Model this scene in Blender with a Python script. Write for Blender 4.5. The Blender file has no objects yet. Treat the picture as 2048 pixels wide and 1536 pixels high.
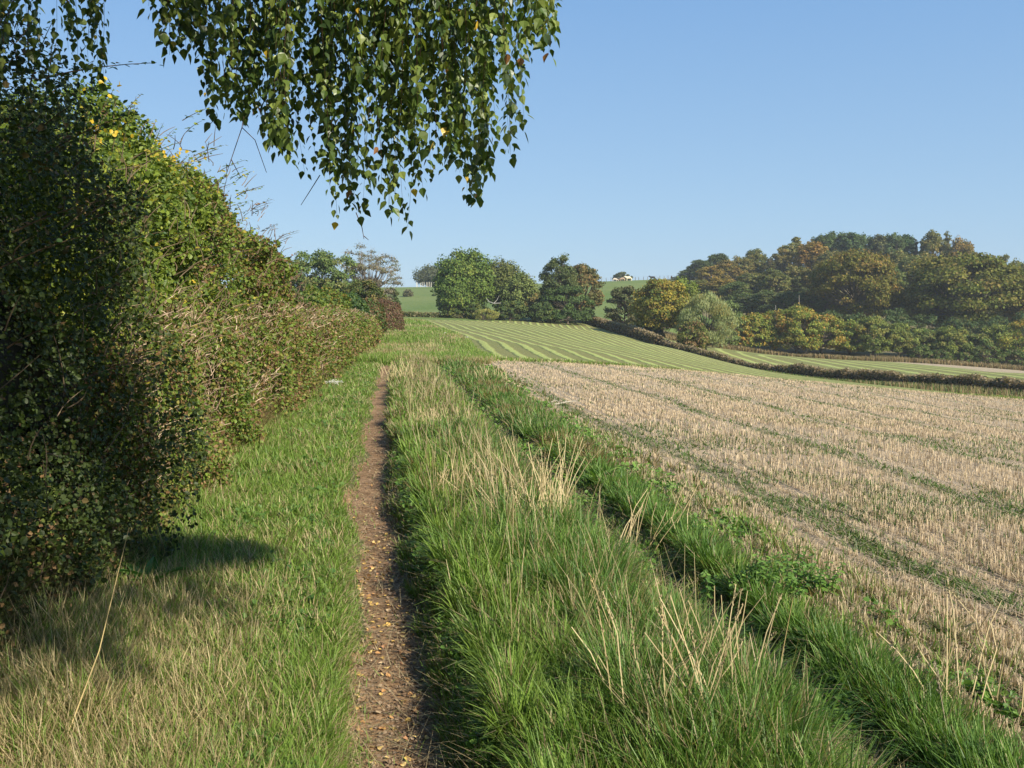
import bpy, math, random
import numpy as np
from mathutils import Vector

# ------------------------------------------------------------------ camera, sky, sun, exposure
C = bpy.data.collections.new("place"); bpy.context.scene.collection.children.link(C)
S = bpy.context.scene
EYE = 1.6
F = 1990.0                      # focal length in pixels of the 2048 px wide photograph
PITCH = math.atan((768 - 640) / F)
cam = bpy.data.cameras.new("camera"); camo = bpy.data.objects.new("camera", cam)
S.collection.objects.link(camo); S.camera = camo
camo.location = (0, 0, EYE); camo.rotation_euler = (math.pi / 2 - PITCH, 0, 0)
cam.sensor_width = 36; cam.lens = F / 2048 * 36; cam.clip_start = 0.05; cam.clip_end = 4000

SUN_EL = math.radians(33)
SUN_H = (0.73, -0.683)           # horizontal direction towards the sun
w = bpy.data.worlds.new("World"); S.world = w; w.use_nodes = True
nt = w.node_tree; bg = nt.nodes["Background"]
sky = nt.nodes.new("ShaderNodeTexSky"); sky.sky_type = 'NISHITA'; sky.sun_disc = False
sky.sun_elevation = SUN_EL; sky.sun_rotation = math.atan2(SUN_H[0], SUN_H[1])
sky.air_density = 1.0; sky.dust_density = 0.6; sky.ozone_density = 1.6
# clear autumn sky: the Nishita sky mixed with an even blue that deepens with height
_tc = nt.nodes.new("ShaderNodeTexCoord"); _sx = nt.nodes.new("ShaderNodeSeparateXYZ"); _rp = nt.nodes.new("ShaderNodeValToRGB"); _mx = nt.nodes.new("ShaderNodeMix")
_mx.data_type = 'RGBA'; _mx.inputs[0].default_value = 0.82
for _i, (_p, _c) in enumerate(((0.0, (.37, .56, .775)), (0.10, (.33, .535, .78)), (0.32, (.20, .41, .75)), (1.0, (.09, .20, .52)))):
    _e = _rp.color_ramp.elements[_i] if _i < 2 else _rp.color_ramp.elements.new(_p)
    _e.position = _p; _e.color = (*_c, 1)
_sc = nt.nodes.new("ShaderNodeVectorMath"); _sc.operation = 'SCALE'; _sc.inputs[3].default_value = 1 / (0.12 * 1.537)
nt.links.new(_tc.outputs["Generated"], _sx.inputs[0]); nt.links.new(_sx.outputs[2], _rp.inputs[0]); nt.links.new(_rp.outputs[0], _sc.inputs[0])
nt.links.new(sky.outputs[0], _mx.inputs[6]); nt.links.new(_sc.outputs[0], _mx.inputs[7]); nt.links.new(_mx.outputs[2], bg.inputs[0]); bg.inputs[1].default_value = 0.12
sl = bpy.data.lights.new("sun", 'SUN'); sl.energy = 5.0; sl.angle = math.radians(0.5); sl.color = (1, 0.92, 0.76)
so = bpy.data.objects.new("sun", sl); S.collection.objects.link(so)
sd = Vector((SUN_H[0] * math.cos(SUN_EL), SUN_H[1] * math.cos(SUN_EL), math.sin(SUN_EL)))
so.rotation_euler = sd.to_track_quat('Z', 'Y').to_euler()
S.view_settings.view_transform = 'Standard'; S.view_settings.look = 'None'
S.view_settings.exposure = 0.62; S.view_settings.gamma = 1
S.cycles.max_bounces = 6; S.cycles.volume_bounces = 1; S.cycles.transparent_max_bounces = 8
S.cycles.volume_step_rate = 1.0

HAZE = 0.0002
rng = np.random.default_rng(7)
SXY = (SUN_H[0] / math.tan(SUN_EL), SUN_H[1] / math.tan(SUN_EL))

# ------------------------------------------------------------------ helpers
def at(px, py, Y):
    """world point on the line of sight of photo pixel (px, py) at distance Y in front of the camera"""
    cx = (px - 1024) / F; cy = (768 - py) / F
    dy = math.cos(PITCH) + cy * math.sin(PITCH); dz = -math.sin(PITCH) + cy * math.cos(PITCH)
    return np.array((cx / dy * Y, Y, EYE + dz / dy * Y))

_tab = np.random.default_rng(11).random((256, 256))
def vn(x, y, s=1.0, seed=0):
    x = np.asarray(x) / s + seed * 17.3 + 1000; y = np.asarray(y) / s + seed * 9.1 + 1000
    xi = np.floor(x).astype(int); yi = np.floor(y).astype(int); fx = x - xi; fy = y - yi
    fx = fx * fx * (3 - 2 * fx); fy = fy * fy * (3 - 2 * fy)
    a = _tab[xi % 256, yi % 256]; b = _tab[(xi + 1) % 256, yi % 256]
    c = _tab[xi % 256, (yi + 1) % 256]; d = _tab[(xi + 1) % 256, (yi + 1) % 256]
    return (a * (1 - fx) + b * fx) * (1 - fy) + (c * (1 - fx) + d * fx) * fy
def fbm(x, y, s, seed=0):
    return (vn(x, y, s, seed) * .55 + vn(x, y, s / 2.1, seed + 3) * .3 + vn(x, y, s / 4.3, seed + 5) * .15)
def sstep(a, b, x):
    t = np.clip((np.asarray(x) - a) / (b - a), 0, 1); return t * t * (3 - 2 * t)

def tag(o, label=None, cat=None, group=None, kind=None):
    if label: o["label"] = label
    if cat: o["category"] = cat
    if group: o["group"] = group
    if kind: o["kind"] = kind
    return o
def empty(name, loc, rz=0.0):
    o = bpy.data.objects.new(name, None); C.objects.link(o); o.location = loc; o.rotation_euler = (0, 0, rz)
    o.empty_display_size = .2
    return o
def mesh(name, V, Fc, mat, col=None, parent=None, smooth=False, attrs=None, link=True, origin=None):
    """V (n,3), Fc (m,k) equal-sized faces -> one mesh object"""
    V = np.asarray(V, dtype=np.float32); Fc = np.asarray(Fc, dtype=np.int32)
    if origin is not None: V = V - np.asarray(origin, dtype=np.float32)
    me = bpy.data.meshes.new(name); n, (m, k) = len(V), Fc.shape
    me.vertices.add(n); me.vertices.foreach_set("co", V.ravel())
    me.loops.add(m * k); me.loops.foreach_set("vertex_index", Fc.ravel())
    me.polygons.add(m); me.polygons.foreach_set("loop_start", np.arange(0, m * k, k, dtype=np.int32))
    me.polygons.foreach_set("loop_total", np.full(m, k, dtype=np.int32))
    me.polygons.foreach_set("use_smooth", np.full(m, smooth))
    if col is not None:
        a = me.attributes.new("Col", 'FLOAT_COLOR', 'POINT')
        cc = np.ones((n, 4), dtype=np.float32); cc[:, :3] = np.clip(col, 0.002, 1)
        a.data.foreach_set("color", cc.ravel())
    for an, av in (attrs or {}).items():
        a = me.attributes.new(an, 'FLOAT', 'POINT'); a.data.foreach_set("value", np.asarray(av, dtype=np.float32))
    me.update(); me.validate(verbose=False)
    if mat: me.materials.append(mat)
    o = bpy.data.objects.new(name, me)
    if link: C.objects.link(o)
    if origin is not None: o.location = origin
    if parent is not None:
        o.parent = parent
    return o

class Geo:
    """collects vertices, quads and colours"""
    def __init__(s): s.V = []; s.F = []; s.C = []; s.n = 0
    def add(s, V, Fc, col):
        V = np.asarray(V, dtype=np.float32).reshape(-1, 3); Fc = np.asarray(Fc, dtype=np.int64)
        if len(V) == 0: return
        col = np.asarray(col, dtype=np.float32)
        if col.ndim == 1: col = np.tile(col, (len(V), 1))
        s.V.append(V); s.F.append(Fc + s.n); s.C.append(col); s.n += len(V)
    def build(s, name, mat, parent=None, **k):
        return mesh(name, np.concatenate(s.V), np.concatenate(s.F), mat, np.concatenate(s.C), parent, **k)

def tube(g, P, R, col, sides=5, up=(0.3, 0.2, 1)):
    P = np.asarray(P, float); R = np.asarray(R, float) * np.ones(len(P)); n = len(P)
    T = np.gradient(P, axis=0); T /= np.linalg.norm(T, axis=1)[:, None] + 1e-9
    ref = np.array((0.91, 0.41, 0.05)) if abs(T[:, 2]).mean() > .6 else np.array((0.05, 0.1, 1.0))
    A = np.cross(T, ref); A /= np.linalg.norm(A, axis=1)[:, None] + 1e-9; B = np.cross(T, A)
    th = np.arange(sides) * 2 * math.pi / sides
    V = P[:, None] + R[:, None, None] * (A[:, None] * np.cos(th)[None, :, None] + B[:, None] * np.sin(th)[None, :, None])
    i = np.arange(n - 1)[:, None] * sides; j = np.arange(sides)[None]; j2 = (j + 1) % sides
    Fc = np.stack([i + j, i + j2, i + sides + j2, i + sides + j], -1).reshape(-1, 4)
    g.add(V.reshape(-1, 3), Fc, col)

def unit(v): return v / (np.linalg.norm(v, axis=-1, keepdims=True) + 1e-9)
def rdir(n, r=None):
    v = (r or rng).normal(size=(n, 3)); return unit(v)

# leaf templates: (along, across, out) coordinates and quads
DIAMOND = (np.array([(0, 0, 0), (.45, -.5, .08), (1, 0, 0), (.45, .5, .08)]), np.array([(0, 1, 2, 3)]))
OVAL = (np.array([(0, 0, 0), (.3, -.42, .10), (.75, -.34, .10), (1, 0, 0), (.75, .34, .10), (.3, .42, .10)]),
        np.array([(0, 1, 2, 3), (0, 3, 4, 5)]))
BIRCH = (np.array([(0, 0, 0), (.12, -.30, .03), (.34, -.44, .07), (.62, -.27, .05), (1, 0, -.03), (.62, .27, .05), (.34, .44, .07), (.12, .30, .03), (.42, 0, -.02)]),
         np.array([(0, 1, 2, 8), (8, 2, 3, 4), (8, 4, 5, 6), (0, 8, 6, 7)]))
def cards(g, tpl, P, T, N, size, col, wide=1.0, tipcol=None):
    """one leaf per row of P: T along the leaf, N its face"""
    n = len(P)
    if n == 0: return
    T = unit(T); Sd = unit(np.cross(N, T)); N = np.cross(T, Sd)
    tv, tf = tpl; k = len(tv); size = np.broadcast_to(size, (n,))
    V = P[:, None] + size[:, None, None] * (tv[None, :, 0:1] * T[:, None] + wide * tv[None, :, 1:2] * Sd[:, None] + tv[None, :, 2:3] * N[:, None])
    Fc = (np.arange(n)[:, None, None] * k + tf[None]).reshape(-1, 4)
    col = np.broadcast_to(col, (n, 3))
    g.add(V.reshape(-1, 3), Fc, np.repeat(col, k, axis=0))

def blades(g, P, az, lean, curl, L, W, cb, ct, seg=3, twist=None, tip=.15):
    """grass blades: strips bending over towards az"""
    n = len(P)
    if n == 0: return
    one = np.ones(n); az = az * one; lean = lean * one; curl = curl * one; L = L * one; W = W * one
    H = np.stack([np.cos(az), np.sin(az), 0 * az], -1)
    tw = az + math.pi / 2 + (rng.normal(0, .5, n) if twist is None else twist)
    Sd = np.stack([np.cos(tw), np.sin(tw), 0 * az], -1)
    P = P.astype(float); pts = [P]; ang = lean.copy()
    for i in range(seg):
        a = lean + curl * (i + .5) / seg
        st = (L / seg)[:, None] * (np.sin(a)[:, None] * H + np.cos(a)[:, None] * np.array((0, 0, 1.0)))
        pts.append(pts[-1] + st)
    V = np.empty((n, (seg + 1) * 2, 3)); Cc = np.empty((n, (seg + 1) * 2, 3))
    cb = np.broadcast_to(cb, (n, 3)); ct = np.broadcast_to(ct, (n, 3))
    for i, p in enumerate(pts):
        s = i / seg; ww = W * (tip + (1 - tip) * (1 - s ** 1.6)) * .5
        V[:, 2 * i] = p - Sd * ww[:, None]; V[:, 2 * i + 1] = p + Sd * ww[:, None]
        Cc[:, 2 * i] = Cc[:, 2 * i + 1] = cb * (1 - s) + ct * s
    k = (seg + 1) * 2
    q = np.array([(2 * i, 2 * i + 1, 2 * i + 3, 2 * i + 2) for i in range(seg)])
    g.add(V.reshape(-1, 3), (np.arange(n)[:, None, None] * k + q[None]).reshape(-1, 4), Cc.reshape(-1, 3))

# ------------------------------------------------------------------ materials
def newmat(name):
    m = bpy.data.materials.new(name); m.use_nodes = True
    return m, m.node_tree, m.node_tree.nodes["Principled BSDF"], m.node_tree.nodes["Material Output"]
def leafmat(name, rough=.55, trans=.35, spec=.35, tint=False, tcol=(1.25, 1.3, .55)):
    m, t, p, out = newmat(name); N = t.nodes; Lk = t.links
    a = N.new("ShaderNodeAttribute"); a.attribute_name = "Col"
    src = a.outputs["Color"]
    if tint:
        oi = N.new("ShaderNodeObjectInfo"); mx = N.new("ShaderNodeMix"); mx.data_type = 'RGBA'; mx.blend_type = 'MULTIPLY'
        mx.inputs[0].default_value = 1; Lk.new(src, mx.inputs[6]); Lk.new(oi.outputs["Color"], mx.inputs[7]); src = mx.outputs[2]
    Lk.new(src, p.inputs["Base Color"]); p.inputs["Roughness"].default_value = rough
    p.inputs["Specular IOR Level"].default_value = spec
    if trans > 0:
        tr = N.new("ShaderNodeBsdfTranslucent"); mm = N.new("ShaderNodeMix"); mm.data_type = 'RGBA'; mm.blend_type = 'MULTIPLY'
        mm.inputs[0].default_value = 1; Lk.new(src, mm.inputs[6]); mm.inputs[7].default_value = (*tcol, 1)
        Lk.new(mm.outputs[2], tr.inputs[0]); ms = N.new("ShaderNodeMixShader"); ms.inputs[0].default_value = trans
        Lk.new(p.outputs[0], ms.inputs[1]); Lk.new(tr.outputs[0], ms.inputs[2]); Lk.new(ms.outputs[0], out.inputs[0])
    return m
M_grass = leafmat("grass_blades", .5, .35, .35)
M_dry = leafmat("dry_stems", .6, .15, .3, tcol=(1.1, 1, .7))
M_leaf = leafmat("hedge_leaves", .5, .30, .3)
M_birch = leafmat("birch_leaves", .38, .32, .5)
M_tree = leafmat("tree_foliage", .7, .25, .15, tint=True)
M_wood = leafmat("bark", .85, 0, .2)
M_hide = leafmat("cattle_hide", .8, 0, .2)

class NB:
    """small node-graph writer for ground materials"""
    def __init__(s, name):
        s.m, s.t, s.p, s.out = newmat(name); s.N = s.t.nodes; s.L = s.t.links
        s.geo = s.N.new("ShaderNodeNewGeometry").outputs["Position"]
    def set(s, sock, v):
        if isinstance(v, (int, float)): sock.default_value = v
        elif isinstance(v, tuple): sock.default_value = (*v, 1) if len(v) == 3 and len(sock.default_value) == 4 else v
        else: s.L.new(v, sock)
    def attr(s, n):
        a = s.N.new("ShaderNodeAttribute"); a.attribute_name = n; return a.outputs["Fac"]
    def scale(s, vec, v3):
        m = s.N.new("ShaderNodeVectorMath"); m.operation = 'MULTIPLY'; s.set(m.inputs[0], vec); m.inputs[1].default_value = v3; return m.outputs[0]
    def noise(s, sc, detail=3, rough=.55, vec=None, dist=0):
        n = s.N.new("ShaderNodeTexNoise"); n.inputs["Scale"].default_value = sc; n.inputs["Detail"].default_value = detail
        n.inputs["Roughness"].default_value = rough; n.inputs["Distortion"].default_value = dist; s.L.new(vec or s.geo, n.inputs["Vector"]); return n.outputs[0]
    def vor(s, sc, feat='DISTANCE_TO_EDGE', vec=None):
        n = s.N.new("ShaderNodeTexVoronoi"); n.feature = feat; n.inputs["Scale"].default_value = sc; s.L.new(vec or s.geo, n.inputs["Vector"]); return n.outputs[0]
    def math(s, op, a, b=0.0, c=None):
        n = s.N.new("ShaderNodeMath"); n.operation = op; s.set(n.inputs[0], a); s.set(n.inputs[1], b)
        if c is not None: s.set(n.inputs[2], c)
        return n.outputs[0]
    def ramp(s, f, a, b):
        n = s.N.new("ShaderNodeMapRange"); n.interpolation_type = 'SMOOTHSTEP'; s.set(n.inputs[0], f)
        n.inputs[1].default_value = a; n.inputs[2].default_value = b; return n.outputs[0]
    def mix(s, f, a, b):
        n = s.N.new("ShaderNodeMix"); n.data_type = 'RGBA'; s.set(n.inputs[0], f); s.set(n.inputs[6], a); s.set(n.inputs[7], b); return n.outputs[2]
    def done(s, col, bumps=(), rough=.9, spec=.15):
        s.set(s.p.inputs["Base Color"], col); s.p.inputs["Roughness"].default_value = rough; s.p.inputs["Specular IOR Level"].default_value = spec
        last = None
        for h, dist, st in bumps:
            b = s.N.new("ShaderNodeBump"); b.inputs["Distance"].default_value = dist; b.inputs["Strength"].default_value = st
            s.L.new(h, b.inputs["Height"])
            if last: s.L.new(last, b.inputs["Normal"])
            last = b.outputs[0]
        if last: s.L.new(last, s.p.inputs["Normal"])
        return s.m

def m_verge():
    b = NB("verge_soil_and_thatch")
    n1 = b.noise(1.3, 4); n2 = b.noise(14, 4); n3 = b.noise(60, 2)
    c = b.mix(b.ramp(n1, .35, .65), (.075, .085, .03), (.12, .10, .05))
    c = b.mix(b.ramp(n2, .45, .7), c, (.09, .12, .03))
    c = b.mix(b.math('MULTIPLY', b.ramp(n3, .5, .75), .5), c, (.2, .16, .09))
    return b.done(c, [(n2, .04, .8), (n3, .01, .8)])
def m_path():
    b = NB("trodden_earth")
    n1 = b.noise(2.2, 5, .6); n2 = b.noise(18, 5, .6); n3 = b.noise(90, 3)
    c = b.mix(b.ramp(n1, .3, .7), (.25, .148, .072), (.385, .245, .135))
    c = b.mix(b.math('MULTIPLY', b.ramp(n2, .42, .7), .75), c, (.11, .065, .035))
    c = b.mix(b.math('MULTIPLY', b.ramp(n3, .5, .8), .5), c, (.30, .22, .15))
    crack = b.ramp(b.vor(11), 0, .045)
    c = b.mix(crack, b.mix(.35, c, (.07, .05, .03)), c)
    return b.done(c, [(n1, .06, .6), (n2, .02, .9), (n3, .005, .9), (crack, .004, .6)])
def m_stubble():
    b = NB("stubble_ground")
    u = b.attr("u"); wob = b.noise(.35, 2)
    uu = b.math('ADD', u, b.math('MULTIPLY', wob, .5))
    fr = b.math('FRACT', b.math('DIVIDE', b.math('SUBTRACT', uu, 3.75), 2.25))
    d = b.math('ABSOLUTE', b.math('SUBTRACT', fr, .5))
    line = b.ramp(d, .42, .49)
    st = b.noise(1, 4, .6, b.scale(b.geo, (9, 2.2, 1))); fine = b.noise(45, 4, .7); pat = b.noise(.5, 4, .6)
    fr2 = b.math('ABSOLUTE', b.math('SUBTRACT', b.math('FRACT', b.math('DIVIDE', uu, .56)), .5))
    c = b.mix(b.ramp(st, .3, .7), (.47, .37, .25), (.33, .26, .165))
    c = b.mix(b.math('MULTIPLY', b.ramp(fr2, .25, .5), .35), c, (.17, .135, .075))
    c = b.mix(b.math('MULTIPLY', b.ramp(fine, .45, .7), .45), c, (.60, .49, .35))
    green = b.math('MAXIMUM', b.math('MULTIPLY', line, b.ramp(b.noise(.9, 3), .3, .55)), b.math('MULTIPLY', b.ramp(pat, .58, .74), .6))
    c = b.mix(b.math('MULTIPLY', green, .75), c, (.10, .12, .035))
    return b.done(c, [(fine, .03, .9), (st, .06, .5)])
def m_mown():
    b = NB("mown_grass_in_rows")
    r = b.attr("row"); wob = b.noise(.10, 3)
    rr = b.math('ADD', r, b.math('MULTIPLY', wob, .28)); rr = b.math('ADD', rr, b.math('MULTIPLY', b.noise(1.6, 2), .16))
    d = b.math('ABSOLUTE', b.math('SUBTRACT', b.math('FRACT', rr), .5))
    w_ = b.math('ADD', d, b.math('MULTIPLY', b.math('SUBTRACT', b.noise(.35, 4), .5), .35))
    stripe = b.ramp(w_, .25, .42)
    fine = b.noise(7, 5, .7); pat = b.noise(.06, 4)
    lo = b.mix(b.ramp(fine, .35, .65), (.16, .16, .055), (.23, .215, .085))
    lo = b.mix(b.math('MULTIPLY', b.ramp(pat, .4, .7), .6), lo, (.16, .19, .055))
    hi = b.mix(b.ramp(fine, .35, .65), (.27, .32, .085), (.37, .41, .14))
    hi = b.mix(b.math('MULTIPLY', b.ramp(pat, .45, .75), .5), hi, (.27, .29, .10))
    edge = b.attr("edge")
    c = b.mix(b.math('MULTIPLY', stripe, edge), lo, hi)
    return b.done(c, [(stripe, .25, .5), (fine, .08, .6)])
def m_pasture():
    b = NB("grazed_pasture")
    n1 = b.noise(.03, 4); n2 = b.noise(.5, 4, .65)
    c = b.mix(b.ramp(n1, .3, .7), (.11, .165, .035), (.17, .205, .06))
    c = b.mix(b.math('MULTIPLY', b.ramp(n2, .45, .75), .5), c, (.07, .11, .03))
    return b.done(c, [(n2, .3, .6)])
def m_rough():
    b = NB("rough_grass_under_trees")
    n1 = b.noise(.08, 4); n2 = b.noise(1.2, 4, .65)
    c = b.mix(b.ramp(n1, .35, .65), (.20, .16, .08), (.10, .12, .04))
    c = b.mix(b.math('MULTIPLY', b.ramp(n2, .45, .75), .6), c, (.14, .10, .05))
    return b.done(c, [(n2, .3, .6)])

# ------------------------------------------------------------------ terrain
_py = np.array([-60, -10, 0, 3.5, 4.2, 5.2, 6.2, 7.7, 10.2, 15, 22.5, 35, 62, 100, 200, 1200.])
_px = np.array([7, 1.2, .1, -.37, -.48, -.66, -.83, -1.08, -1.45, -2.05, -2.95, -4.45, -7.5, -11.5, -21, -60.])
_fy = np.linspace(-60, 1200, 12601); _fx = np.interp(_fy, _py, _px)
def _sm(a, k): return np.convolve(np.pad(a, k, mode='edge'), np.ones(2 * k + 1) / (2 * k + 1), 'valid')
_fx = _sm(_sm(_fx, 9), 9)
def xc(Y): return np.interp(Y, _fy, _fx)
def wander(Y): return (.05 * np.sin(Y * 1.1 + .6) + .035 * np.sin(Y * 2.7) ) * sstep(3, 6, Y)
def u_hedge(Y): return np.interp(Y, [0, 3.9, 5.2, 11, 15, 25, 45, 80], [-2.0, -1.95, -1.78, -1.80, -1.70, -1.55, -1.25, -.95])
def u_stub(Y): return np.interp(Y, [0, 4, 8, 10, 17, 29, 40], [2.1, 2.15, 2.55, 2.7, 2.8, 3.2, 3.4])

ctl = [(x, y, 0) for y in (-12, -4, 0, 4, 8, 13, 19, 26) for x in (-9, -4, 0, 2.5)]
ctl += [(x, y, -.085 * (x - 3)) for y in (-8, 2, 10, 18, 27, 36) for x in (6, 12, 20)]
ctl += [(x, y, 0) for x, y in ((-5, 33), (-1.6, 33), (-8, 40), (-4, 42), (-14, 20), (-20, 40))]
ctl += [tuple(at(*p)) for p in (
    (945, 720, 40), (1160, 728, 41), (1350, 742, 43), (1600, 772, 46), (1850, 788, 49), (2048, 800, 52),
    (790, 690, 62), (800, 668, 80), (860, 668, 80), (950, 682, 66), (800, 655, 105), (880, 660, 98), (830, 641, 140), (800, 636, 165),
    (950, 659, 110), (1050, 663, 110), (1080, 690, 70), (1200, 705, 65), (1200, 672, 120), (1350, 715, 78), (1350, 698, 120), (1500, 742, 72), (1500, 741, 95),
    (860, 640, 158), (950, 641, 172), (1060, 642, 184), (1160, 642, 196), (1240, 667, 172), (1320, 692, 156), (1400, 716, 142),
    (1500, 745, 126), (1620, 758, 110), (1750, 770, 96), (1900, 783, 82), (2048, 797, 70), (2200, 812, 62),
    (1500, 714, 160), (1500, 704, 182), (1620, 716, 172), (1700, 720, 178), (1820, 740, 140), (1850, 727, 175), (2048, 756, 125), (2048, 742, 170), (2250, 760, 160),
    (1480, 700, 198), (1700, 713, 198), (1880, 722, 198), (2048, 735, 198),
    (1400, 655, 230), (1560, 660, 236), (1700, 668, 240), (1880, 680, 240), (2060, 694, 240), (2250, 700, 240),
    (1400, 590, 320), (1560, 600, 320), (1700, 608, 320), (1900, 625, 320), (2100, 645, 320),
    (800, 628, 205), (900, 631, 208), (1050, 633, 212), (1200, 632, 218), (1300, 640, 210),
    (800, 604, 300), (950, 602, 300), (1220, 598, 300), (1330, 600, 300), (600, 610, 300), (400, 610, 300),
    (600, 575, 415), (800, 575, 415), (950, 572, 415), (1060, 568, 415), (1220, 563, 415), (1340, 559, 415), (1500, 556, 415), (1750, 560, 415), (2050, 575, 415), (300, 578, 415),
    (300, 640, 150), (0, 640, 120), (-400, 640, 120))]
ctl += [(-300, 415, 14), (-300, 150, 2), (-120, 40, 0), (-100, -40, 0), (60, -40, -5), (150, 10, -9), (150, 100, -9), (400, 150, -10), (400, 415, 6),
        (0, 560, 15), (-300, 560, 12), (300, 560, 14), (0, 800, 4), (-400, 800, 0), (400, 800, 2), (-600, 300, 8), (650, 300, -4), (-600, -60, 0), (650, -60, -12)]
ctl = np.array(ctl, float)
_PS = 100.0
def _U(r2): return np.where(r2 > 1e-12, .5 * r2 * np.log(r2 + 1e-12), 0)
_n = len(ctl); _c = ctl[:, :2] / _PS
_K = _U(((_c[:, None] - _c[None]) ** 2).sum(-1)) + np.eye(_n) * 2e-5
_Pm = np.hstack([np.ones((_n, 1)), _c])
_sol = np.linalg.solve(np.block([[_K, _Pm], [_Pm.T, np.zeros((3, 3))]]), np.concatenate([ctl[:, 2], np.zeros(3)]))
def base_z(x, y):
    x = np.asarray(x, float); y = np.asarray(y, float); sh = x.shape; p = np.stack([x.ravel(), y.ravel()], -1) / _PS
    out = np.empty(len(p))
    for i in range(0, len(p), 60000):
        q = p[i:i + 60000]; r2 = ((q[:, None] - _c[None]) ** 2).sum(-1)
        out[i:i + 60000] = _U(r2) @ _sol[:_n] + _sol[_n] + q @ _sol[_n + 1:]
    return out.reshape(sh)
def gz(x, y):
    """height of the ground"""
    x = np.asarray(x, float); y = np.asarray(y, float)
    u = x - xc(y)
    z = base_z(x, y)
    near = sstep(5.5, 3.2, u) * sstep(40, 22, y) * sstep(-14, -6, u)
    z = z * (1 - near)
    fade = sstep(60, 25, y)
    # worn path (deeper on its right side), crown of the track, second wheel rut, bank under the hedge
    hw = .17 + .035 * sstep(6, 3.8, y) + .03 * vn(y, y * 0, .8, 2)
    edge = .06 + .03 * vn(x, y, .3, 7)
    z = z - fade * .085 * sstep(hw + edge, hw - .03, np.abs(u - wander(y)))
    z = z + fade * .07 * sstep(.2, .45, u) * sstep(1.7, 1.2, u)
    z = z - fade * .03 * sstep(.22, .08, np.abs(u - 1.75))
    z = z + fade * .05 * sstep(1.95, 2.2, u) * sstep(3.1, 2.7, u)
    z = z + fade * .25 * sstep(u_hedge(y) + .1, u_hedge(y) - .8, u) * sstep(-12, -5, u)
    amp = sstep(.1, .3, np.abs(u)) * sstep(80, 40, y)
    z = z + amp * (.05 * (fbm(x, y, .9, 1) - .5) + .03 * (vn(x, y, .22, 4) - .5))
    z = z + .012 * (vn(x, y, .13, 8) - .5) * sstep(14, 8, y)
    return z

def y_bound(x):   # far edge of the stubble
    return np.interp(x, [-8, -1.6, 3, 7, 13, 20, 27, 80], [38, 40, 41, 43, 46, 49, 52, 70])
_hp = np.array([tuple(at(*p)[:2]) for p in ((1163, 641, 197), (1200, 652, 185), (1240, 667, 172), (1290, 682, 163), (1320, 692, 156), (1400, 716, 142),
                (1500, 745, 126), (1620, 758, 110), (1750, 770, 96), (1900, 783, 82), (2048, 797, 70), (2200, 812, 62))])
_hp = np.vstack([_hp, [(90, 40), (140, 10)]])
def x_hedge2(y): return np.interp(-y, -_hp[:, 1], _hp[:, 0])
def y_top(x): return np.interp(x, [-60, -18, -13, -6, 3, 14, 200], [150, 165, 160, 172, 184, 198, 200])
def x_mleft(y): return np.interp(y, [36, 40, 66, 95, 140, 170], [-1.9, -1.6, -3.9, -7.2, -13.6, -18.5])

def rowcoord(x, y, kind):
    if kind == 'mown':
        base = x - x_mleft(y)
        return base / 1.32 + .35
    p0 = at(1530, 713, 172)[:2]; p1 = at(2300, 800, 75)[:2]; d = unit(p1 - p0)
    rx, ry = x - p0[0] - 6 * d[0], y - p0[1] - 6 * d[1]
    t = rx * d[0] + ry * d[1]; per = rx * -d[1] + ry * d[0]
    return np.where(t > 0, np.abs(per), np.hypot(t * .6, per)) / 3.3

rows = list(np.arange(-14, 2.6, .3)) + list(np.arange(2.6, 12, .045))
y = 12.0
while y < 900: rows.append(y); y += max(.06, (y - 6) * .011)
rows = np.array(rows)
uu = [0.0]; v = 0.0
while v < 720:
    v += .03 if v < 3.2 else max(.03, (v - 2.4) * .04); uu.append(v)
uu = np.array(uu); cols = np.concatenate([-uu[:0:-1], uu])
GY, GU = np.meshgrid(rows, cols, indexing='ij'); GX = xc(GY) + GU
GZ = gz(GX, GY)
nr, nc = GX.shape
idx = np.arange(nr * nc).reshape(nr, nc)
Q = np.stack([idx[:-1, :-1], idx[:-1, 1:], idx[1:, 1:], idx[1:, :-1]], -1).reshape(-1, 4)
fx = ((GX[:-1, :-1] + GX[1:, 1:]) / 2).ravel(); fy = ((GY[:-1, :-1] + GY[1:, 1:]) / 2).ravel()
fu = fx - xc(fy)
V = np.stack([GX.ravel(), GY.ravel(), GZ.ravel()], -1)
hw = .17 + .035 * sstep(6, 3.8, fy) + .09 * (vn(fx * 0, fy, .9, 3) - .5) + .05 * (vn(fx, fy, .3, 3) - .5) + .03 * (vn(fx, fy, .12, 5) - .5)
stub = (fu > u_stub(fy) - .15 + .3 * (vn(fx, fy, .6, 9) - .5)) & (fy < y_bound(fx)) & (fx < x_hedge2(fy) + 0)
mown = (~stub) & (fy >= y_bound(fx)) & (fx > x_mleft(fy)) & (fx < x_hedge2(fy)) & (fy < y_top(fx))
pth = (np.abs(fu - wander(fy)) < hw * sstep(48, 30, fy)) & (fy < 46) & ~stub
far = (~stub) & (~mown) & (fx >= x_hedge2(fy)) & (fy < 198) & (fx > 22)
ruf = far & (fy > 178 + 3 * vn(fx, fy, 12, 2))
far = far & ~ruf
strw = far & (fx > 66 + 3 * vn(fx, fy, 9, 4)) & (fy > 138) & (fy < 180)
far = far & ~strw
wood = (fy >= 198) & (fx > np.interp(fy, [198, 230, 300, 420, 600], [48, 52, 48, 58, 90]))
ruf |= wood
past = (~stub) & (~mown) & (~far) & (~ruf) & (fy >= y_top(fx))
vrg = ~(stub | strw | mown | pth | far | ruf | past)
uatt = (GX - xc(GY)).ravel()
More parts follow.
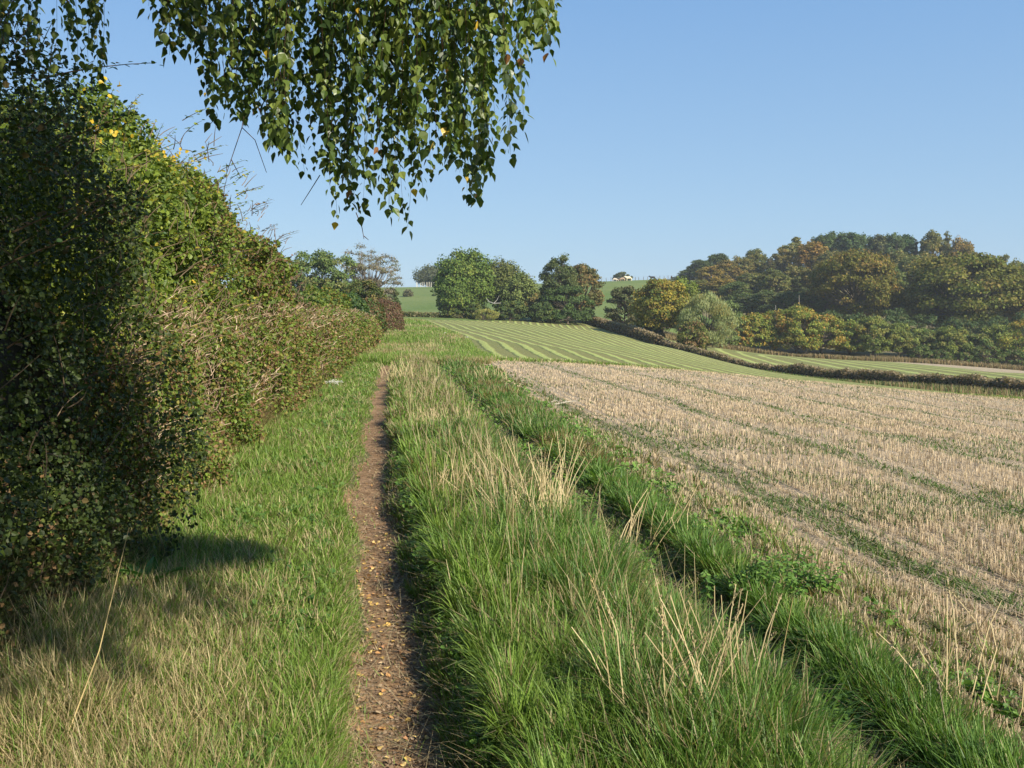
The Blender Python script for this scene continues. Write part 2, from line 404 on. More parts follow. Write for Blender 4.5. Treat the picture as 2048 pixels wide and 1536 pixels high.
def region(name, mask, mat, label, row=None, edge=None):
    q = Q[mask]; used = np.unique(q); remap = np.zeros(len(V), int); remap[used] = np.arange(len(used))
    at_ = {"u": uatt[used]}
    if row is not None: at_["row"] = row.ravel()[used]
    if edge is not None: at_["edge"] = edge.ravel()[used]
    o = mesh(name, V[used], remap[q], mat, smooth=True, attrs=at_)
    return tag(o, label, None, None, "structure")
region("ground", vrg, m_verge(), "grassy track verge and soil under the grass")
region("footpath", pth, m_path(), "narrow trodden brown earth footpath strewn with yellow leaves")
region("stubble_field", stub, m_stubble(), "pale harvested stubble field")
me_ = sstep(.8, 2.2, GX - x_mleft(GY)) * sstep(0.5, 5, x_hedge2(GY) - GX) * sstep(.2, 2, GY - y_bound(GX))
region("mown_field", mown, m_mown(), "mown green field in pale stripes", rowcoord(GX, GY, 'mown'), me_)
region("far_meadow", far, m_mown(), "small mown meadow beyond the clipped hedge", rowcoord(GX, GY, 'far'),
       sstep(176, 170, GY) * sstep(110, 90, GX + (175 - GY) * .25) )
region("straw_field", strw, m_stubble(), "pale straw patch at the end of the far meadow")
region("rough_ground", ruf, m_rough(), "rough brown ground below the wood")
region("pasture_hill", past, m_pasture(), "green grazed hillside under the skyline")

# ------------------------------------------------------------------ grass of the verge
def scatter(n, y0, y1, u0, u1, power=1.3):
    """n points, denser towards the camera; u measured from the path centre"""
    t = rng.random(n); a = 1 - power
    Y = (y0 ** a + t * (y1 ** a - y0 ** a)) ** (1 / a)
    lo = u0(Y) if callable(u0) else u0; hi = u1(Y) if callable(u1) else u1
    U = lo + rng.random(n) * (hi - lo)
    return xc(Y) + U, Y, U
def ground_pts(x, y): return np.stack([x, y, gz(x, y) - .008], -1)
def lerp(a, b, t): t = np.asarray(t)[:, None]; return np.asarray(a) * (1 - t) + np.asarray(b) * t

GREEN_A, GREEN_B = np.array((.13, .22, .035)), np.array((.24, .35, .065))
GREEN_D = np.array((.045, .115, .03)); BLUEG = np.array((.07, .15, .05)); TAN = np.array((.40, .31, .16)); STRAW = np.array((.50, .41, .23)); RUST = np.array((.22, .12, .06))
def greens(n, x, y, dry):
    k = rng.random(n); m = fbm(x, y, .7, 21)
    c = lerp(GREEN_A, GREEN_B, np.clip(k * .8 + m * .5 - .15, 0, 1)); c = c * (.75 + .5 * rng.random(n))[:, None]
    c = lerp(c, c * 0 + BLUEG, .0 * k) if False else c
    isd = rng.random(n) < dry
    d = lerp(TAN, STRAW, rng.random(n)) * (.55 + .85 * rng.random(n))[:, None]
    return np.where(isd[:, None], d, c), isd

g = Geo()
# short mown-looking turf left of the path
n = 135000
x, y, u = scatter(n, 3.0, 50, lambda Y: u_hedge(Y) + .12, lambda Y: -.13 + 0 * Y, 1.75)
keep = (u - wander(y) < -.17 - .08 * vn(x, y, .2, 5)) | (rng.random(n) < .10); x, y, u = x[keep], y[keep], u[keep]; n = len(x)
dist = np.maximum(y, 3) / 4
tanzone = sstep(7.5, 4.5, y) * sstep(-.35, -.9, u) * sstep(.3, .6, fbm(x, y, 1.1, 31) + .1)
c, isd = greens(n, x, y, np.clip(.15 + .40 * tanzone + .25 * (fbm(x, y, .8, 33) - .5), 0, .8))
L = (.055 + .075 * rng.random(n)) * (1 + .35 * fbm(x, y, .5, 12)) * np.where(isd, 1.15, 1) * (1 + .3 * tanzone) * sstep(.0, .22, -u - .1).clip(.45, 1)
L = L * (1 + .9 * sstep(-.9, -1.7, u) * vn(x, y, .5, 17))
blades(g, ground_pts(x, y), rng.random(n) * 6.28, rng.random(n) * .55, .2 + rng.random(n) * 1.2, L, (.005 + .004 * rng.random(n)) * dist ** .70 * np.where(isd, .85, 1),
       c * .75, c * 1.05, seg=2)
# broader leaves low in the turf (clover, nettle seedlings)
n = 26000
x, y, u = scatter(n, 3.0, 30, lambda Y: u_hedge(Y) - .3, lambda Y: -.3 + 0 * Y, 1.8)
keep = fbm(x, y, .5, 41) > .5; x, y, u = x[keep], y[keep], u[keep]; n = len(x)
P = ground_pts(x, y); P[:, 2] += .02 + .07 * rng.random(n)
T = rdir(n); T[:, 2] *= .3; N = rdir(n) * .6 + np.array((.1, -.1, 1))
cards(g, OVAL, P, T, N, (.018 + .025 * rng.random(n)) * np.maximum(y / 5, 1) ** .5, lerp((.07, .15, .03), (.14, .24, .05), rng.random(n)))
tag(g.build("short_grass", M_grass), "short green and straw-coloured turf between hedge and footpath", "grass", None, "stuff")

# long tussocky grass on the crown of the track and on the outer strip
def tufts(g, nt, y0, y1, u0, u1, hmin, hmax, nb, power, dry, hue, spread=1.0, nearL=0):
    x, y, u = scatter(nt, y0, y1, u0, u1, power)
    dist = np.maximum(y / 4, 1); H = hmin + (hmax - hmin) * np.clip(.15 + .7 * fbm(x, y, 1.6, 51) + .35 * (rng.random(nt) - .3), 0, 1.2)
    nbv = np.maximum(6, nb / dist ** .85).astype(int); k = np.repeat(np.arange(nt), nbv); n = len(k)
    az = rng.random(n) * 6.28; r = np.sqrt(rng.random(n)) * (.015 + .04 * spread) * dist[k] ** .25
    tx, ty = x[k] + np.cos(az) * r, y[k] + np.sin(az) * r
    drift = rng.normal(0, .22, nt)[k]; az = az + drift
    lean = .05 + .45 * (r / (.07 * spread + .02)) * rng.random(n); curl = .25 + 1.7 * rng.random(n) ** 1.3
    L = H[k] * (.55 + .6 * rng.random(n))
    tuf_c = lerp(hue[0], hue[1], rng.random(nt)) * (.8 + .4 * rng.random(nt))[:, None]
    c = tuf_c[k] * (.75 + .5 * rng.random(n))[:, None]
    dd = np.clip(dry * (.4 + 1.2 * fbm(x, y, 1.3, 57)) + 0, 0, .9)[k]; isd = rng.random(n) < dd
    c = np.where(isd[:, None], lerp(TAN, STRAW, rng.random(n)) * (.55 + .5 * rng.random(n))[:, None], c)
    rp = sstep(.56, .68, fbm(x, y, 1.0, 157)) * np.where(u > 1.5, .6, .12) * sstep(5, 8, y); ru = rng.random(n) < rp[k]
    c = np.where(ru[:, None], lerp((.20, .15, .06), (.34, .25, .11), rng.random(n)) * (.7 + .5 * rng.random(n))[:, None], c)
    W = (.0055 + .0045 * rng.random(n)) * dist[k] ** .72
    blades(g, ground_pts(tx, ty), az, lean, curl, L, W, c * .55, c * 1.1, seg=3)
LUSH = (np.array((.10, .19, .03)), np.array((.24, .35, .065))); BLU = (np.array((.08, .17, .035)), np.array((.17, .28, .055)))
g = Geo()
tufts(g, 1100, 2.5, 14, .38, 1.3, .08, .33, 80, 1.5, .07, LUSH)
tufts(g, 400, 2.9, 13, .80, 1.42, .18, .40, 90, 1.4, .2, BLU)
tufts(g, 90, 2.9, 14, .5, 1.5, .18, .34, 30, 1.4, .9, LUSH)
tufts(g, 1500, 2.9, 14, .22, 1.7, .03, .10, 22, 1.5, .4, LUSH)
tufts(g, 330, 2.9, 14, .20, .42, .05, .13, 50, 1.5, .2, LUSH)
tufts(g, 2300, 13, 90, .22, 1.6, .10, .30, 60, 1.5, .36, LUSH)
tufts(g, 90, 2.9, 14, 1.5, 1.95, .05, .12, 30, 1.4, .25, LUSH)
tufts(g, 150, 7, 40, .85, 1.3, .26, .46, 24, 1.3, 1.5, LUSH, spread=1.3)
n = 950   # wispy seed stems along the crown of the track
x, y, u = scatter(n, 4.2, 45, .45, 1.5, 1.3); kp = rng.random(n) < sstep(.40, .58, fbm(x, y, 1.4, 191)) + .1; x, y = x[kp], y[kp]; n = len(x)
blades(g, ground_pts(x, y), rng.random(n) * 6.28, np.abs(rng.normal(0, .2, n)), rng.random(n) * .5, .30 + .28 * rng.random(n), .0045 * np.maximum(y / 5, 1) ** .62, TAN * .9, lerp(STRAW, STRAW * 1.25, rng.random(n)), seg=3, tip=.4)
tag(g.build("tussock_grass", M_grass), "long lush tussocky grass on the crown of the track right of the footpath", "grass", None, "stuff")
g = Geo()
us = lambda Y: u_stub(Y) - .2
tufts(g, 300, 2.9, 14, 2.06, lambda Y: u_stub(Y) - .3, .10, .30, 75, 1.4, .08, BLU)
tufts(g, 300, 2.9, 14, 2.06, us, .08, .22, 60, 1.4, .14, LUSH)
tufts(g, 700, 2.9, 14, 1.9, lambda Y: u_stub(Y) + .05, .03, .10, 22, 1.4, .3, LUSH)
tufts(g, 1700, 13, 80, 2.0, lambda Y: u_stub(Y) - .15, .13, .30, 55, 1.5, .22, BLU)
tufts(g, 380, 4, 45, us, lambda Y: u_stub(Y) + .55, .08, .20, 30, 1.4, .45, LUSH)
tag(g.build("verge_grass", M_grass), "thick green grass strip along the edge of the stubble", "grass", None, "stuff")
g = Geo()
# far verge: left of the mown field up to the red hedge end and beyond
n = 60000
Y = 36 + 115 * rng.random(n) ** 1.5; xl = np.where(Y < 80, xc(Y) + u_hedge(Y) - .2, xc(Y) - 4 - 4 * rng.random(n)); xr = x_mleft(Y) + 1.1
x = xl + rng.random(n) * (xr - xl); c, isd = greens(n, x, Y, .12 + .65 * sstep(.48, .66, fbm(x, Y, 4, 61)))
blades(g, ground_pts(x, Y), rng.random(n) * 6.28, rng.random(n) * .4, rng.random(n) * 1.1, (.12 + .25 * rng.random(n)) * (.5 + fbm(x, Y, 5, 63)), .035 * (Y / 50) ** .8, c * .8, c * 1.05, seg=2)
n = 9000   # uncut strip between stubble and mown rows
x = rng.random(n) * 34 - 2.5; y = y_bound(x) + rng.normal(0, .35, n)
c, isd = greens(n, x, y, .35)
blades(g, ground_pts(x, y), rng.random(n) * 6.28, rng.random(n) * .4, rng.random(n), .10 + .12 * rng.random(n), .03 + .02 * rng.random(n), c * .8, c, seg=2)
tag(g.build("headland_grass", M_grass), "mixed green and bleached grass where the track climbs past the hedge end", "grass", None, "stuff")

# trampled sparse grass creeping over the path edges and the second rut
g = Geo()
n = 34000
x, y, u = scatter(n, 2.9, 45, -.34, .32, 1.6); keep = (np.abs(u - wander(y)) > .12 + .06 * vn(x, y, .15, 4)) | (rng.random(n) < .05); x, y, u = x[keep], y[keep], u[keep]; n = len(x)
c, isd = greens(n, x, y, .45)
blades(g, ground_pts(x, y), rng.random(n) * 6.28, .5 + rng.random(n) * .8, rng.random(n) * .8, .03 + .05 * rng.random(n), .004 * (y / 4) ** .7, c * .8, c, seg=2)
n = 30000
x, y, u = scatter(n, 2.9, 45, 1.42, 2.1, 1.6); keep = fbm(x, y, .45, 71) > .40; x, y, u = x[keep], y[keep], u[keep]; n = len(x)
c, isd = greens(n, x, y, .35)
blades(g, ground_pts(x, y), rng.random(n) * 6.28, .2 + rng.random(n) * .8, rng.random(n) * 1.0, .04 + .09 * rng.random(n), .005 * (y / 4) ** .7, c * .8, c, seg=2)
# flattened straw and thatch lying about everywhere in the verge
n = 34000
x, y, u = scatter(n, 2.9, 30, lambda Y: u_hedge(Y), lambda Y: u_stub(Y) + .2, 1.6); keep = (np.abs(u) > .2) | (rng.random(n) < .25); x, y = x[keep], y[keep]; n = len(x)
P = ground_pts(x, y); P[:, 2] += .03 * rng.random(n) + .01
blades(g, P, rng.random(n) * 6.28, 1.05 + rng.random(n) * .45, rng.random(n) * .3, .08 + .14 * rng.random(n), .0032 * (y / 4) ** .65, lerp(TAN, STRAW, rng.random(n)) * .75, lerp(TAN, STRAW, rng.random(n)) * .9, seg=2)
tag(g.build("trampled_grass", M_dry), "thin trampled grass and dead straw along the wheel ruts", "grass", None, "stuff")

g = Geo()   # small broad leaves: clover, dandelion, cow parsley, ground ivy
n = 60000
x, y, u = scatter(n, 3.0, 34, .24, lambda Y: u_stub(Y) + .3, 1.7)
keep = (fbm(x, y, .45, 141) > .50); x, y, u = x[keep], y[keep], u[keep]; n = len(x)
P = ground_pts(x, y); P[:, 2] += .02 + .13 * rng.random(n) * fbm(x, y, .6, 143)
T = rdir(n); T[:, 2] *= .4
cards(g, OVAL, P, T, rdir(n) * .7 + np.array((.2, -.2, .9)), (.016 + .024 * rng.random(n)) * np.maximum(y / 5, 1) ** .5, lerp((.08, .17, .03), (.17, .29, .05), rng.random(n)))
tag(g.build("verge_weeds", M_leaf), "small broad-leaved weeds among the grass of the track", "weeds", None, "stuff")

g = Geo()   # clods, crumbs and bits of twig on the trodden earth
n = 9000
x, y, u = scatter(n, 2.9, 16, -.24, .22, 1.6); x = x + wander(y); s = .004 + .010 * rng.random(n) ** 3
for k in range(2):
    P = ground_pts(x, y); P[:, 2] += .008 + s * .2
    cards(g, OVAL, P - 0.5 * s[:, None] * (1, 0, 0), rdir(n) * (1, 1, .3), rdir(n) * .5 + (0, 0, 1 - k), s * 1.6, lerp((.14, .09, .055), (.34, .25, .17), rng.random(n)))
n = 700
x, y, u = scatter(n, 2.9, 14, -.24, .22, 1.5); P = ground_pts(x + wander(y), y); P[:, 2] += .012
blades(g, P, rng.random(n) * 6.28, 1.45 + .1 * rng.random(n), rng.normal(0, .3, n), .04 + .09 * rng.random(n), .0026, (.12, .08, .05), (.22, .16, .10), seg=2, tip=.6)
tag(g.build("soil_crumbs", M_wood), "crumbs of earth and twig bits on the trodden path", "soil crumbs", None, "stuff")

# ------------------------------------------------------------------ stubble stalks in drilled rows
g = Geo()
def stubble(n, y0, y1, umax, power, hs, wd):
    x, y, u = scatter(n, y0, y1, lambda Y: u_stub(Y) - .1, umax, power)
    u = np.round(u / .17) * .17 + rng.normal(0, .016, n); x = xc(y) + u
    wob = .5 * vn(x, y, 2.8, 77)
    fr = np.abs(((u + wob - 3.75) / 2.25) % 1 - .5)
    dens = (1 - .9 * sstep(.42, .485, fr)) * (.45 + .55 * sstep(.30, .55, fbm(x, y, 1.8, 73) + .1)) * (.6 + .4 * sstep(0, .4, u - u_stub(y)))
    keep = (rng.random(n) < dens * .62) & (y < y_bound(x) - .1); x, y, u, fr = x[keep], y[keep], u[keep], fr[keep]; n = len(x)
    c = lerp((.44, .34, .215), (.76, .61, .41), rng.random(n)) * (.75 + .4 * rng.random(n))[:, None]
    sc = np.maximum(y / 5, 1) ** .72
    blades(g, ground_pts(x, y), rng.random(n) * 6.28, np.abs(rng.normal(0, .16, n)), rng.normal(0, .08, n), hs * (.55 + .6 * rng.random(n)) * (1.12 - .5 * (fr > .33)), wd * sc, c * .75, c * 1.05, seg=1, tip=.7)
stubble(165000, 1.6, 16, lambda Y: 1.6 + .72 * Y, 1.3, .080, .0036)
stubble(150000, 16, 52, lambda Y: 2.5 + .66 * Y, 1.2, .066, .0034)
n = 26000   # loose chaff and straw
x, y, u = scatter(n, 3.8, 30, lambda Y: u_stub(Y), lambda Y: 1.6 + .72 * Y, 1.3); P = ground_pts(x, y); P[:, 2] += .015 + .02 * rng.random(n)
blades(g, P, rng.random(n) * 6.28, 1.2 + rng.random(n) * .4, 0 * x, .06 + .1 * rng.random(n), .0035 * np.maximum(y / 5, 1) ** .7, (.45, .35, .22), (.55, .43, .29), seg=1, tip=.7)
tag(g.build("straw_stubble", M_dry), "pinkish straw stubble stalks standing in drilled rows", "stubble", None, "stuff")
g = Geo()
n = 110000   # weeds and volunteer seedlings between rows
x, y, u = scatter(n, 3.8, 45, lambda Y: u_stub(Y), lambda Y: 1.6 + .68 * Y, 1.35)
wob = .5 * vn(x, y, 2.8, 77); fr = np.abs(((u + wob - 3.75) / 2.25) % 1 - .5)
pr = .85 * sstep(.42, .485, fr) + .7 * sstep(.50, .64, fbm(x, y, 1.4, 79)) + .16 * sstep(.9, .1, u - u_stub(y)) + .12 * sstep(5, 1, u - u_stub(y))
keep = rng.random(n) < pr; x, y, u = x[keep], y[keep], u[keep]; n = len(x)
c = lerp((.075, .14, .03), (.15, .22, .05), rng.random(n))
P = ground_pts(x, y); P[:, 2] += .01
blades(g, P, rng.random(n) * 6.28, .3 + rng.random(n) * .9, rng.random(n) * .8, .035 + .05 * rng.random(n), .009 * np.maximum(y / 5, 1) ** .6, c * .8, c, seg=2)
tag(g.build("stubble_weeds", M_grass), "small green weeds in lines between the stubble rows", "weeds", None, "stuff")
# cut swaths lying on the mown field
g = Geo()
n = 90000
Y = 40 + 125 * rng.random(n) ** 1.6; X = x_mleft(Y) + 1 + rng.random(n) * (x_hedge2(Y) - 1 - x_mleft(Y) - 1)
ok = (Y > y_bound(X) + .2) & (Y < y_top(X)) & (X < x_hedge2(Y) - 1.5) & (np.abs(X) < .6 * Y); X, Y = X[ok], Y[ok]
r = rowcoord(X, Y, 'mown'); dlt = (r - np.floor(r)) - .5
sw = rng.random(len(X)) < .0 + .9 * (np.abs(np.abs(dlt) - .5) < .16); X, Y = X[sw], Y[sw]; n = len(X)
c = lerp((.26, .34, .08), (.42, .48, .18), rng.random(n))
P = ground_pts(X, Y); P[:, 2] += .02
blades(g, P, rng.random(n) * 6.28, .7 + .6 * rng.random(n), rng.random(n) * .5, .10 + .12 * rng.random(n), .03 * (Y / 50) ** .6, c * .8, c, seg=1, tip=.4)
#tag(g.build("cut_swath_grass", M_grass), "pale cut grass lying in long rows on the mown field", "cut grass", None, "stuff")

# ------------------------------------------------------------------ countable plants and small things of the verge
def root_at(name, x, y, label, cat, group=None, dz=0.0):
    z = float(gz(x, y)) + dz
    return tag(empty(name, (x, y, z)), label, cat, group), np.array((x, y, z))
def px_ground(px, py):
    """point of the flat verge seen at that pixel"""
    Y = 1.0
    lo, hi = 2.0, 80.0
    for _ in range(40):
        Y = (lo + hi) / 2; p = at(px, py, Y)
        if p[2] > float(gz(p[0], p[1])): lo = Y
        else: hi = Y
    return p
def dry_clump(px, py, n, h, spread, label, lean=0.0, leanaz=2.6):
    p = px_ground(px, py); r, o = root_at("dry_grass_clump", p[0], p[1], label, "dry grass", "clumps of tall dry grass stems")
    gs = Geo(); gh = Geo(); gl = Geo()
    for i in range(n):
        a = rng.random() * 6.28; rr = spread * math.sqrt(rng.random()); q = np.array((math.cos(a) * rr * 1.2, math.sin(a) * rr, -.02))
        Lh = h * (.55 + .5 * rng.random()); la = abs(rng.normal(0, .20)) + .03; az = rng.random() * 6.28
        dx = np.array((math.cos(az) * math.sin(la) + lean * math.cos(leanaz), math.sin(az) * math.sin(la) + lean * math.sin(leanaz), math.cos(la)))
        s = np.linspace(0, 1, 5)[:, None]; P = q + dx * Lh * s + np.array((math.cos(az), math.sin(az), -.4)) * Lh * (.04 + .30 * rng.random() ** 2) * s ** 2 + np.array((rng.normal(0, .01), rng.normal(0, .01), 0)) * np.sin(s * 6)
        c = lerp(TAN, STRAW, [rng.random()])[0] * (.8 + .35 * rng.random())
        tube(gs, P, np.linspace(.0024, .0012, 5) * (1.25 + .8 * p[1] / 12), c * 1.1, 3)
        if rng.random() < .45:
            k = 14; hp = P[-1] - (P[-1] - P[-2]) * rng.random((k, 1)) * .8
            cards(gs, DIAMOND, hp + rng.normal(0, .003, (k, 3)), rdir(k) * .5 + dx, rdir(k), .014, c * .9, .5)
    k = n * 4; az = rng.random(k) * 6.28; rr = spread * np.sqrt(rng.random(k))
    P = np.stack([np.cos(az) * rr, np.sin(az) * rr, 0 * az - .02], -1)
    blades(gl, P, az, .2 + .5 * rng.random(k), .5 + rng.random(k), h * (.25 + .3 * rng.random(k)), .006, lerp(GREEN_A, TAN, rng.random(k)) * .7, lerp(GREEN_A, STRAW, rng.random(k)))
    gs.build("stem", M_dry, r); gl.build("leaf_blade", M_grass, r)
    if gh.n: gh.build("seed_head", M_dry, r)
    return r
dry_clump(1075, 1075, 55, .78, .24, "tallest pale straw stem clump on the track crown, mid-way along it")
dry_clump(1340, 1500, 30, .62, .2, "dry stem clump nearest the viewer, rising from the dark tussock at the bottom edge")
dry_clump(1430, 1400, 14, .58, .14, "thin spray of dry stems beside the second wheel rut", .1, .4)
dry_clump(930, 1010, 30, .5, .25, "low feathery straw clump close to the right of the footpath")
dry_clump(880, 860, 34, .42, .45, "straw-coloured grass patch on the track crown beyond the tallest clump")
dry_clump(800, 760, 46, .55, .40, "far bleached grass clump right beside the narrow end of the footpath")
dry_clump(1290, 1120, 16, .6, .24, "open clump of dry stems leaning over the second wheel rut", .15, 0.3)
dry_clump(980, 760, 30, .40, .5, "bleached clump at the near corner of the stubble field")
dry_clump(1960, 1430, 12, .55, .14, "dry stems at the field edge beside the nearest stubble")
dry_clump(860, 700, 40, .5, .8, "pale tan grass clump farthest up the track beside the red bush")

def single_stem(name, pts, r0, label, cat, mat=M_dry, col=(.50, .38, .17), head=0, r1=.0012, group=None):
    pts = np.array(pts); t = tag(empty(name, pts[0]), label, cat, group); gs = Geo()
    s = np.linspace(0, 1, 9); P = np.stack([np.interp(s, np.linspace(0, 1, len(pts)), pts[:, i]) for i in range(3)], -1) - pts[0]
    tube(gs, P, np.linspace(r0, r1, 9), np.array(col), 5); gs.build("stalk", mat, t)
    if head:
        gh = Geo(); k = head; d = unit(P[-1] - P[-3]); hp = P[-1] - d * rng.random((k, 1)) * .12
        cards(gh, DIAMOND, hp + rng.normal(0, .003, (k, 3)), rdir(k) * .4 + d, rdir(k), .014, np.array(col) * .9, .45); gh.build("seed_head", mat, t)
    return t
b = px_ground(110, 1536); tp = at(258, 1055, b[1] + .35)
single_stem("tall_dry_stalk", [b, (b + tp) / 2 + np.array((.02, 0, -.03)), tp], .0038, "single long golden stalk leaning right in front of the shaded hedge", "stalk")
b = px_ground(1535, 1460); tp = at(1586, 1195, b[1] - .05)
single_stem("tall_dry_stalk", [b, (b + tp) / 2, tp], .0036, "thick straight yellow stalk rising over the second wheel rut near the bottom edge", "stalk")
b = px_ground(1905, 1530); tp = at(1870, 1325, b[1])
single_stem("tall_dry_stalk", [b, (b + tp) / 2 + np.array((.0, 0, .0)), tp], .0035, "grey feathery seed stalk in the grass strip in the bottom corner by the stubble", "stalk", head=60, col=(.36, .30, .2))
b = px_ground(1262, 1400); tp = at(1180, 1150, b[1] + .2)
single_stem("tall_dry_stalk", [b, (b + tp) / 2 + np.array((.01, 0, .01)), tp], .003, "long thin stalk bending left over the crown of the track", "stalk", head=12)

# broad-leaved dock in the edge of the hedge shadow, nettle and thistle patches
def rosette(name, px, py, n, L, W, label, cat, ca, cb, up=.5, group=None):
    p = px_ground(px, py); r, o = root_at(name, p[0], p[1], label, cat, group)
    g = Geo(); az = np.linspace(0, 6.28, n, endpoint=False) + rng.normal(0, .25, n)
    for a in az:
        l = L * (.7 + .5 * rng.random()); e = up + .5 * rng.random(); k = 7; s = np.linspace(0, 1, k)
        ang = e * (1 - s * .9); hx = np.cumsum(np.cos(ang)) * l / k; hz = np.cumsum(np.sin(ang)) * l / k
        wv = W * np.sin(np.clip(s * 1.05 + .05, 0, 1) * math.pi) ** .7 * .5 * (1 + .12 * np.sin(s * 25)); wv[0] = .004
        d = np.array((math.cos(a), math.sin(a), 0)); q = np.array((-d[1], d[0], 0))
        mid = d * hx[:, None] + np.array((0, 0, 1)) * hz[:, None]
        Vv = np.stack([mid - q * wv[:, None] + [0, 0, .012], mid, mid + q * wv[:, None] + [0, 0, .012]], 1).reshape(-1, 3)
        f = [(3 * i + j, 3 * i + j + 1, 3 * i + j + 4, 3 * i + j + 3) for i in range(k - 1) for j in range(2)]
        g.add(Vv, np.array(f), lerp(ca, cb, [rng.random()])[0])
    g.build("leaf_rosette", M_leaf, r)
    gs = Geo(); tube(gs, [(0, 0, -.02), (0.01, 0, .06), (.02, .01, .10)], [.006, .005, .002], np.array((.12, .16, .05)), 5); gs.build("stem", M_leaf, r)
    return r
DG = (np.array((.06, .16, .03)), np.array((.13, .27, .05)))
rosette("dock_plant", 300, 1190, 13, .26, .075, "broad-leaved bright green dock at the edge of the hedge shadow", "dock plant", *DG, up=.9)
rosette("dock_plant", 205, 1225, 8, .2, .06, "smaller dark dock left of the bright one, touching the hedge foot", "dock plant", *DG, up=.7)
rosette("dock_plant", 1195, 975, 8, .26, .07, "dark dock with raised leaves in the grass strip beside the stubble", "dock plant", *BLU, up=.9)
rosette("young_bramble", 420, 1345, 8, .10, .06, "low yellow-green seedling among dead grass on the near verge", "seedling", (.12, .2, .03), (.2, .26, .04), up=.5)
rosette("young_bramble", 225, 1520, 9, .13, .08, "bright green rosette at the very bottom of the near verge", "seedling", *DG, up=.5)
rosette("young_bramble", 410, 1530, 7, .12, .08, "second green rosette at the bottom edge, midway to the footpath", "seedling", *DG, up=.4)
def nettles(px, py, n, h, label):
    p = px_ground(px, py); r, o = root_at("nettle_patch", p[0], p[1], label, "nettles", "nettle patches")
    gs = Geo(); gl = Geo()
    for i in range(n):
        a = rng.random() * 6.28; rr = .2 * math.sqrt(rng.random()); q = np.array((math.cos(a) * rr * 1.3, math.sin(a) * rr, -.02)); hh = h * (.6 + .5 * rng.random())
        tp = q + np.array((rng.normal(0, .05), rng.normal(0, .05), hh)); tube(gs, [q, (q + tp) / 2, tp], [.003, .0025, .001], np.array((.09, .12, .04)), 3)
        k = 16; s = np.repeat(np.linspace(.25, 1, k // 2), 2); P = q + (tp - q) * s[:, None]; aa = rng.random() * 3 + np.arange(k) * math.pi + np.repeat(np.arange(k // 2) * 1.57, 2)
        T = np.stack([np.cos(aa), np.sin(aa), -.35 + 0 * aa], -1)
        cards(gl, OVAL, P, T, np.tile((0, 0, 1.0), (k, 1)) + rng.normal(0, .25, (k, 3)), .055 * (1.15 - .6 * s), lerp(BLU[0], BLU[1], rng.random(k)) * 1.1, .75)
    gs.build("stem", M_leaf, r); gl.build("leaf_cluster", M_leaf, r)
nettles(1590, 1190, 34, .26, "dark nettle patch in the grass strip opposite the yellow stalk")
nettles(1150, 950, 22, .24, "nettle patch farther up the grass strip, by the low bramble")
nettles(1500, 1200, 18, .2, "small nettle patch on the rut side of the dark one")

def umbel(x, y, z0, h, label, r=.06):
    t = tag(empty("white_flower", (x, y, z0)), label, "wildflower"); gs = Geo(); gf = Geo()
    tube(gs, [(0, 0, -.02), (.01, 0, h * .5), (0, 0, h * .8)], [.004, .003, .002], np.array((.10, .17, .05)), 4)
    for i in range(14):
        a = i * 2.4; rr = r * math.sqrt((i + .5) / 14); e = np.array((math.cos(a) * rr * 1.5, math.sin(a) * rr, h + .01 * math.cos(i) - rr * .25))
        tube(gs, [(0, 0, h * .8), e * .6 + np.array((0, 0, h * .35)), e], .0012, np.array((.12, .18, .06)), 3)
        k = 16; P = e + rng.normal(0, .013, (k, 3)) * (1, 1, .9); cards(gf, DIAMOND, P, rdir(k) * (1, 1, .2), np.tile((0, 0, 1.), (k, 1)) + .3 * rdir(k), .022, (.85, .84, .76))
    gs.build("stem", M_leaf, t); gf.build("flower_head", M_dry, t)
p = at(668, 762, 15.5); z0 = float(gz(p[0], p[1])); umbel(p[0], p[1], z0, p[2] - z0, "single white flower head against the hedge foot beyond the bright grass", .085)
for px_, py_, lb in ((935, 685, "white flower dot far up the track, nearer the mown field"), (890, 675, "white flower dot far up the track, nearer the red bush")):
    p = px_ground(px_, py_); umbel(p[0], p[1], float(gz(p[0], p[1])), .35, lb, .05)

def stick(px, py, L, az, label, r=.012, col=(.62, .55, .42)):
    p = px_ground(px, py); t = tag(empty("pale_stick", (p[0], p[1], float(gz(p[0], p[1])) + .03)), label, "stick"); gs = Geo()
    d = np.array((math.cos(az), math.sin(az), .12)); s = np.linspace(-.5, .5, 6)[:, None]
    tube(gs, d * s * L + np.array((0, .01, .012)) * np.sin(s * 6), [r * .7, r, r * 1.1, r, r * .9, r * .5], np.array(col), 7)
    gs.build("wood", M_wood, t); gt = Geo(); tube(gt, [d * L * .1, d * L * .1 + np.array((.03, .05, .07))], [r * .4, r * .2], np.array(col) * .9, 5); gt.build("side_twig", M_wood, t)
stick(1125, 809, .55, -.25, "bleached broken stick lying in the stubble beside a weed line", .014)
stick(1105, 806, .22, -.4, "short pale chip of wood left of the broken stick", .01)
stick(1065, 842, .30, .2, "grey stick at the stubble edge beside the brambles", .008, (.35, .3, .26))

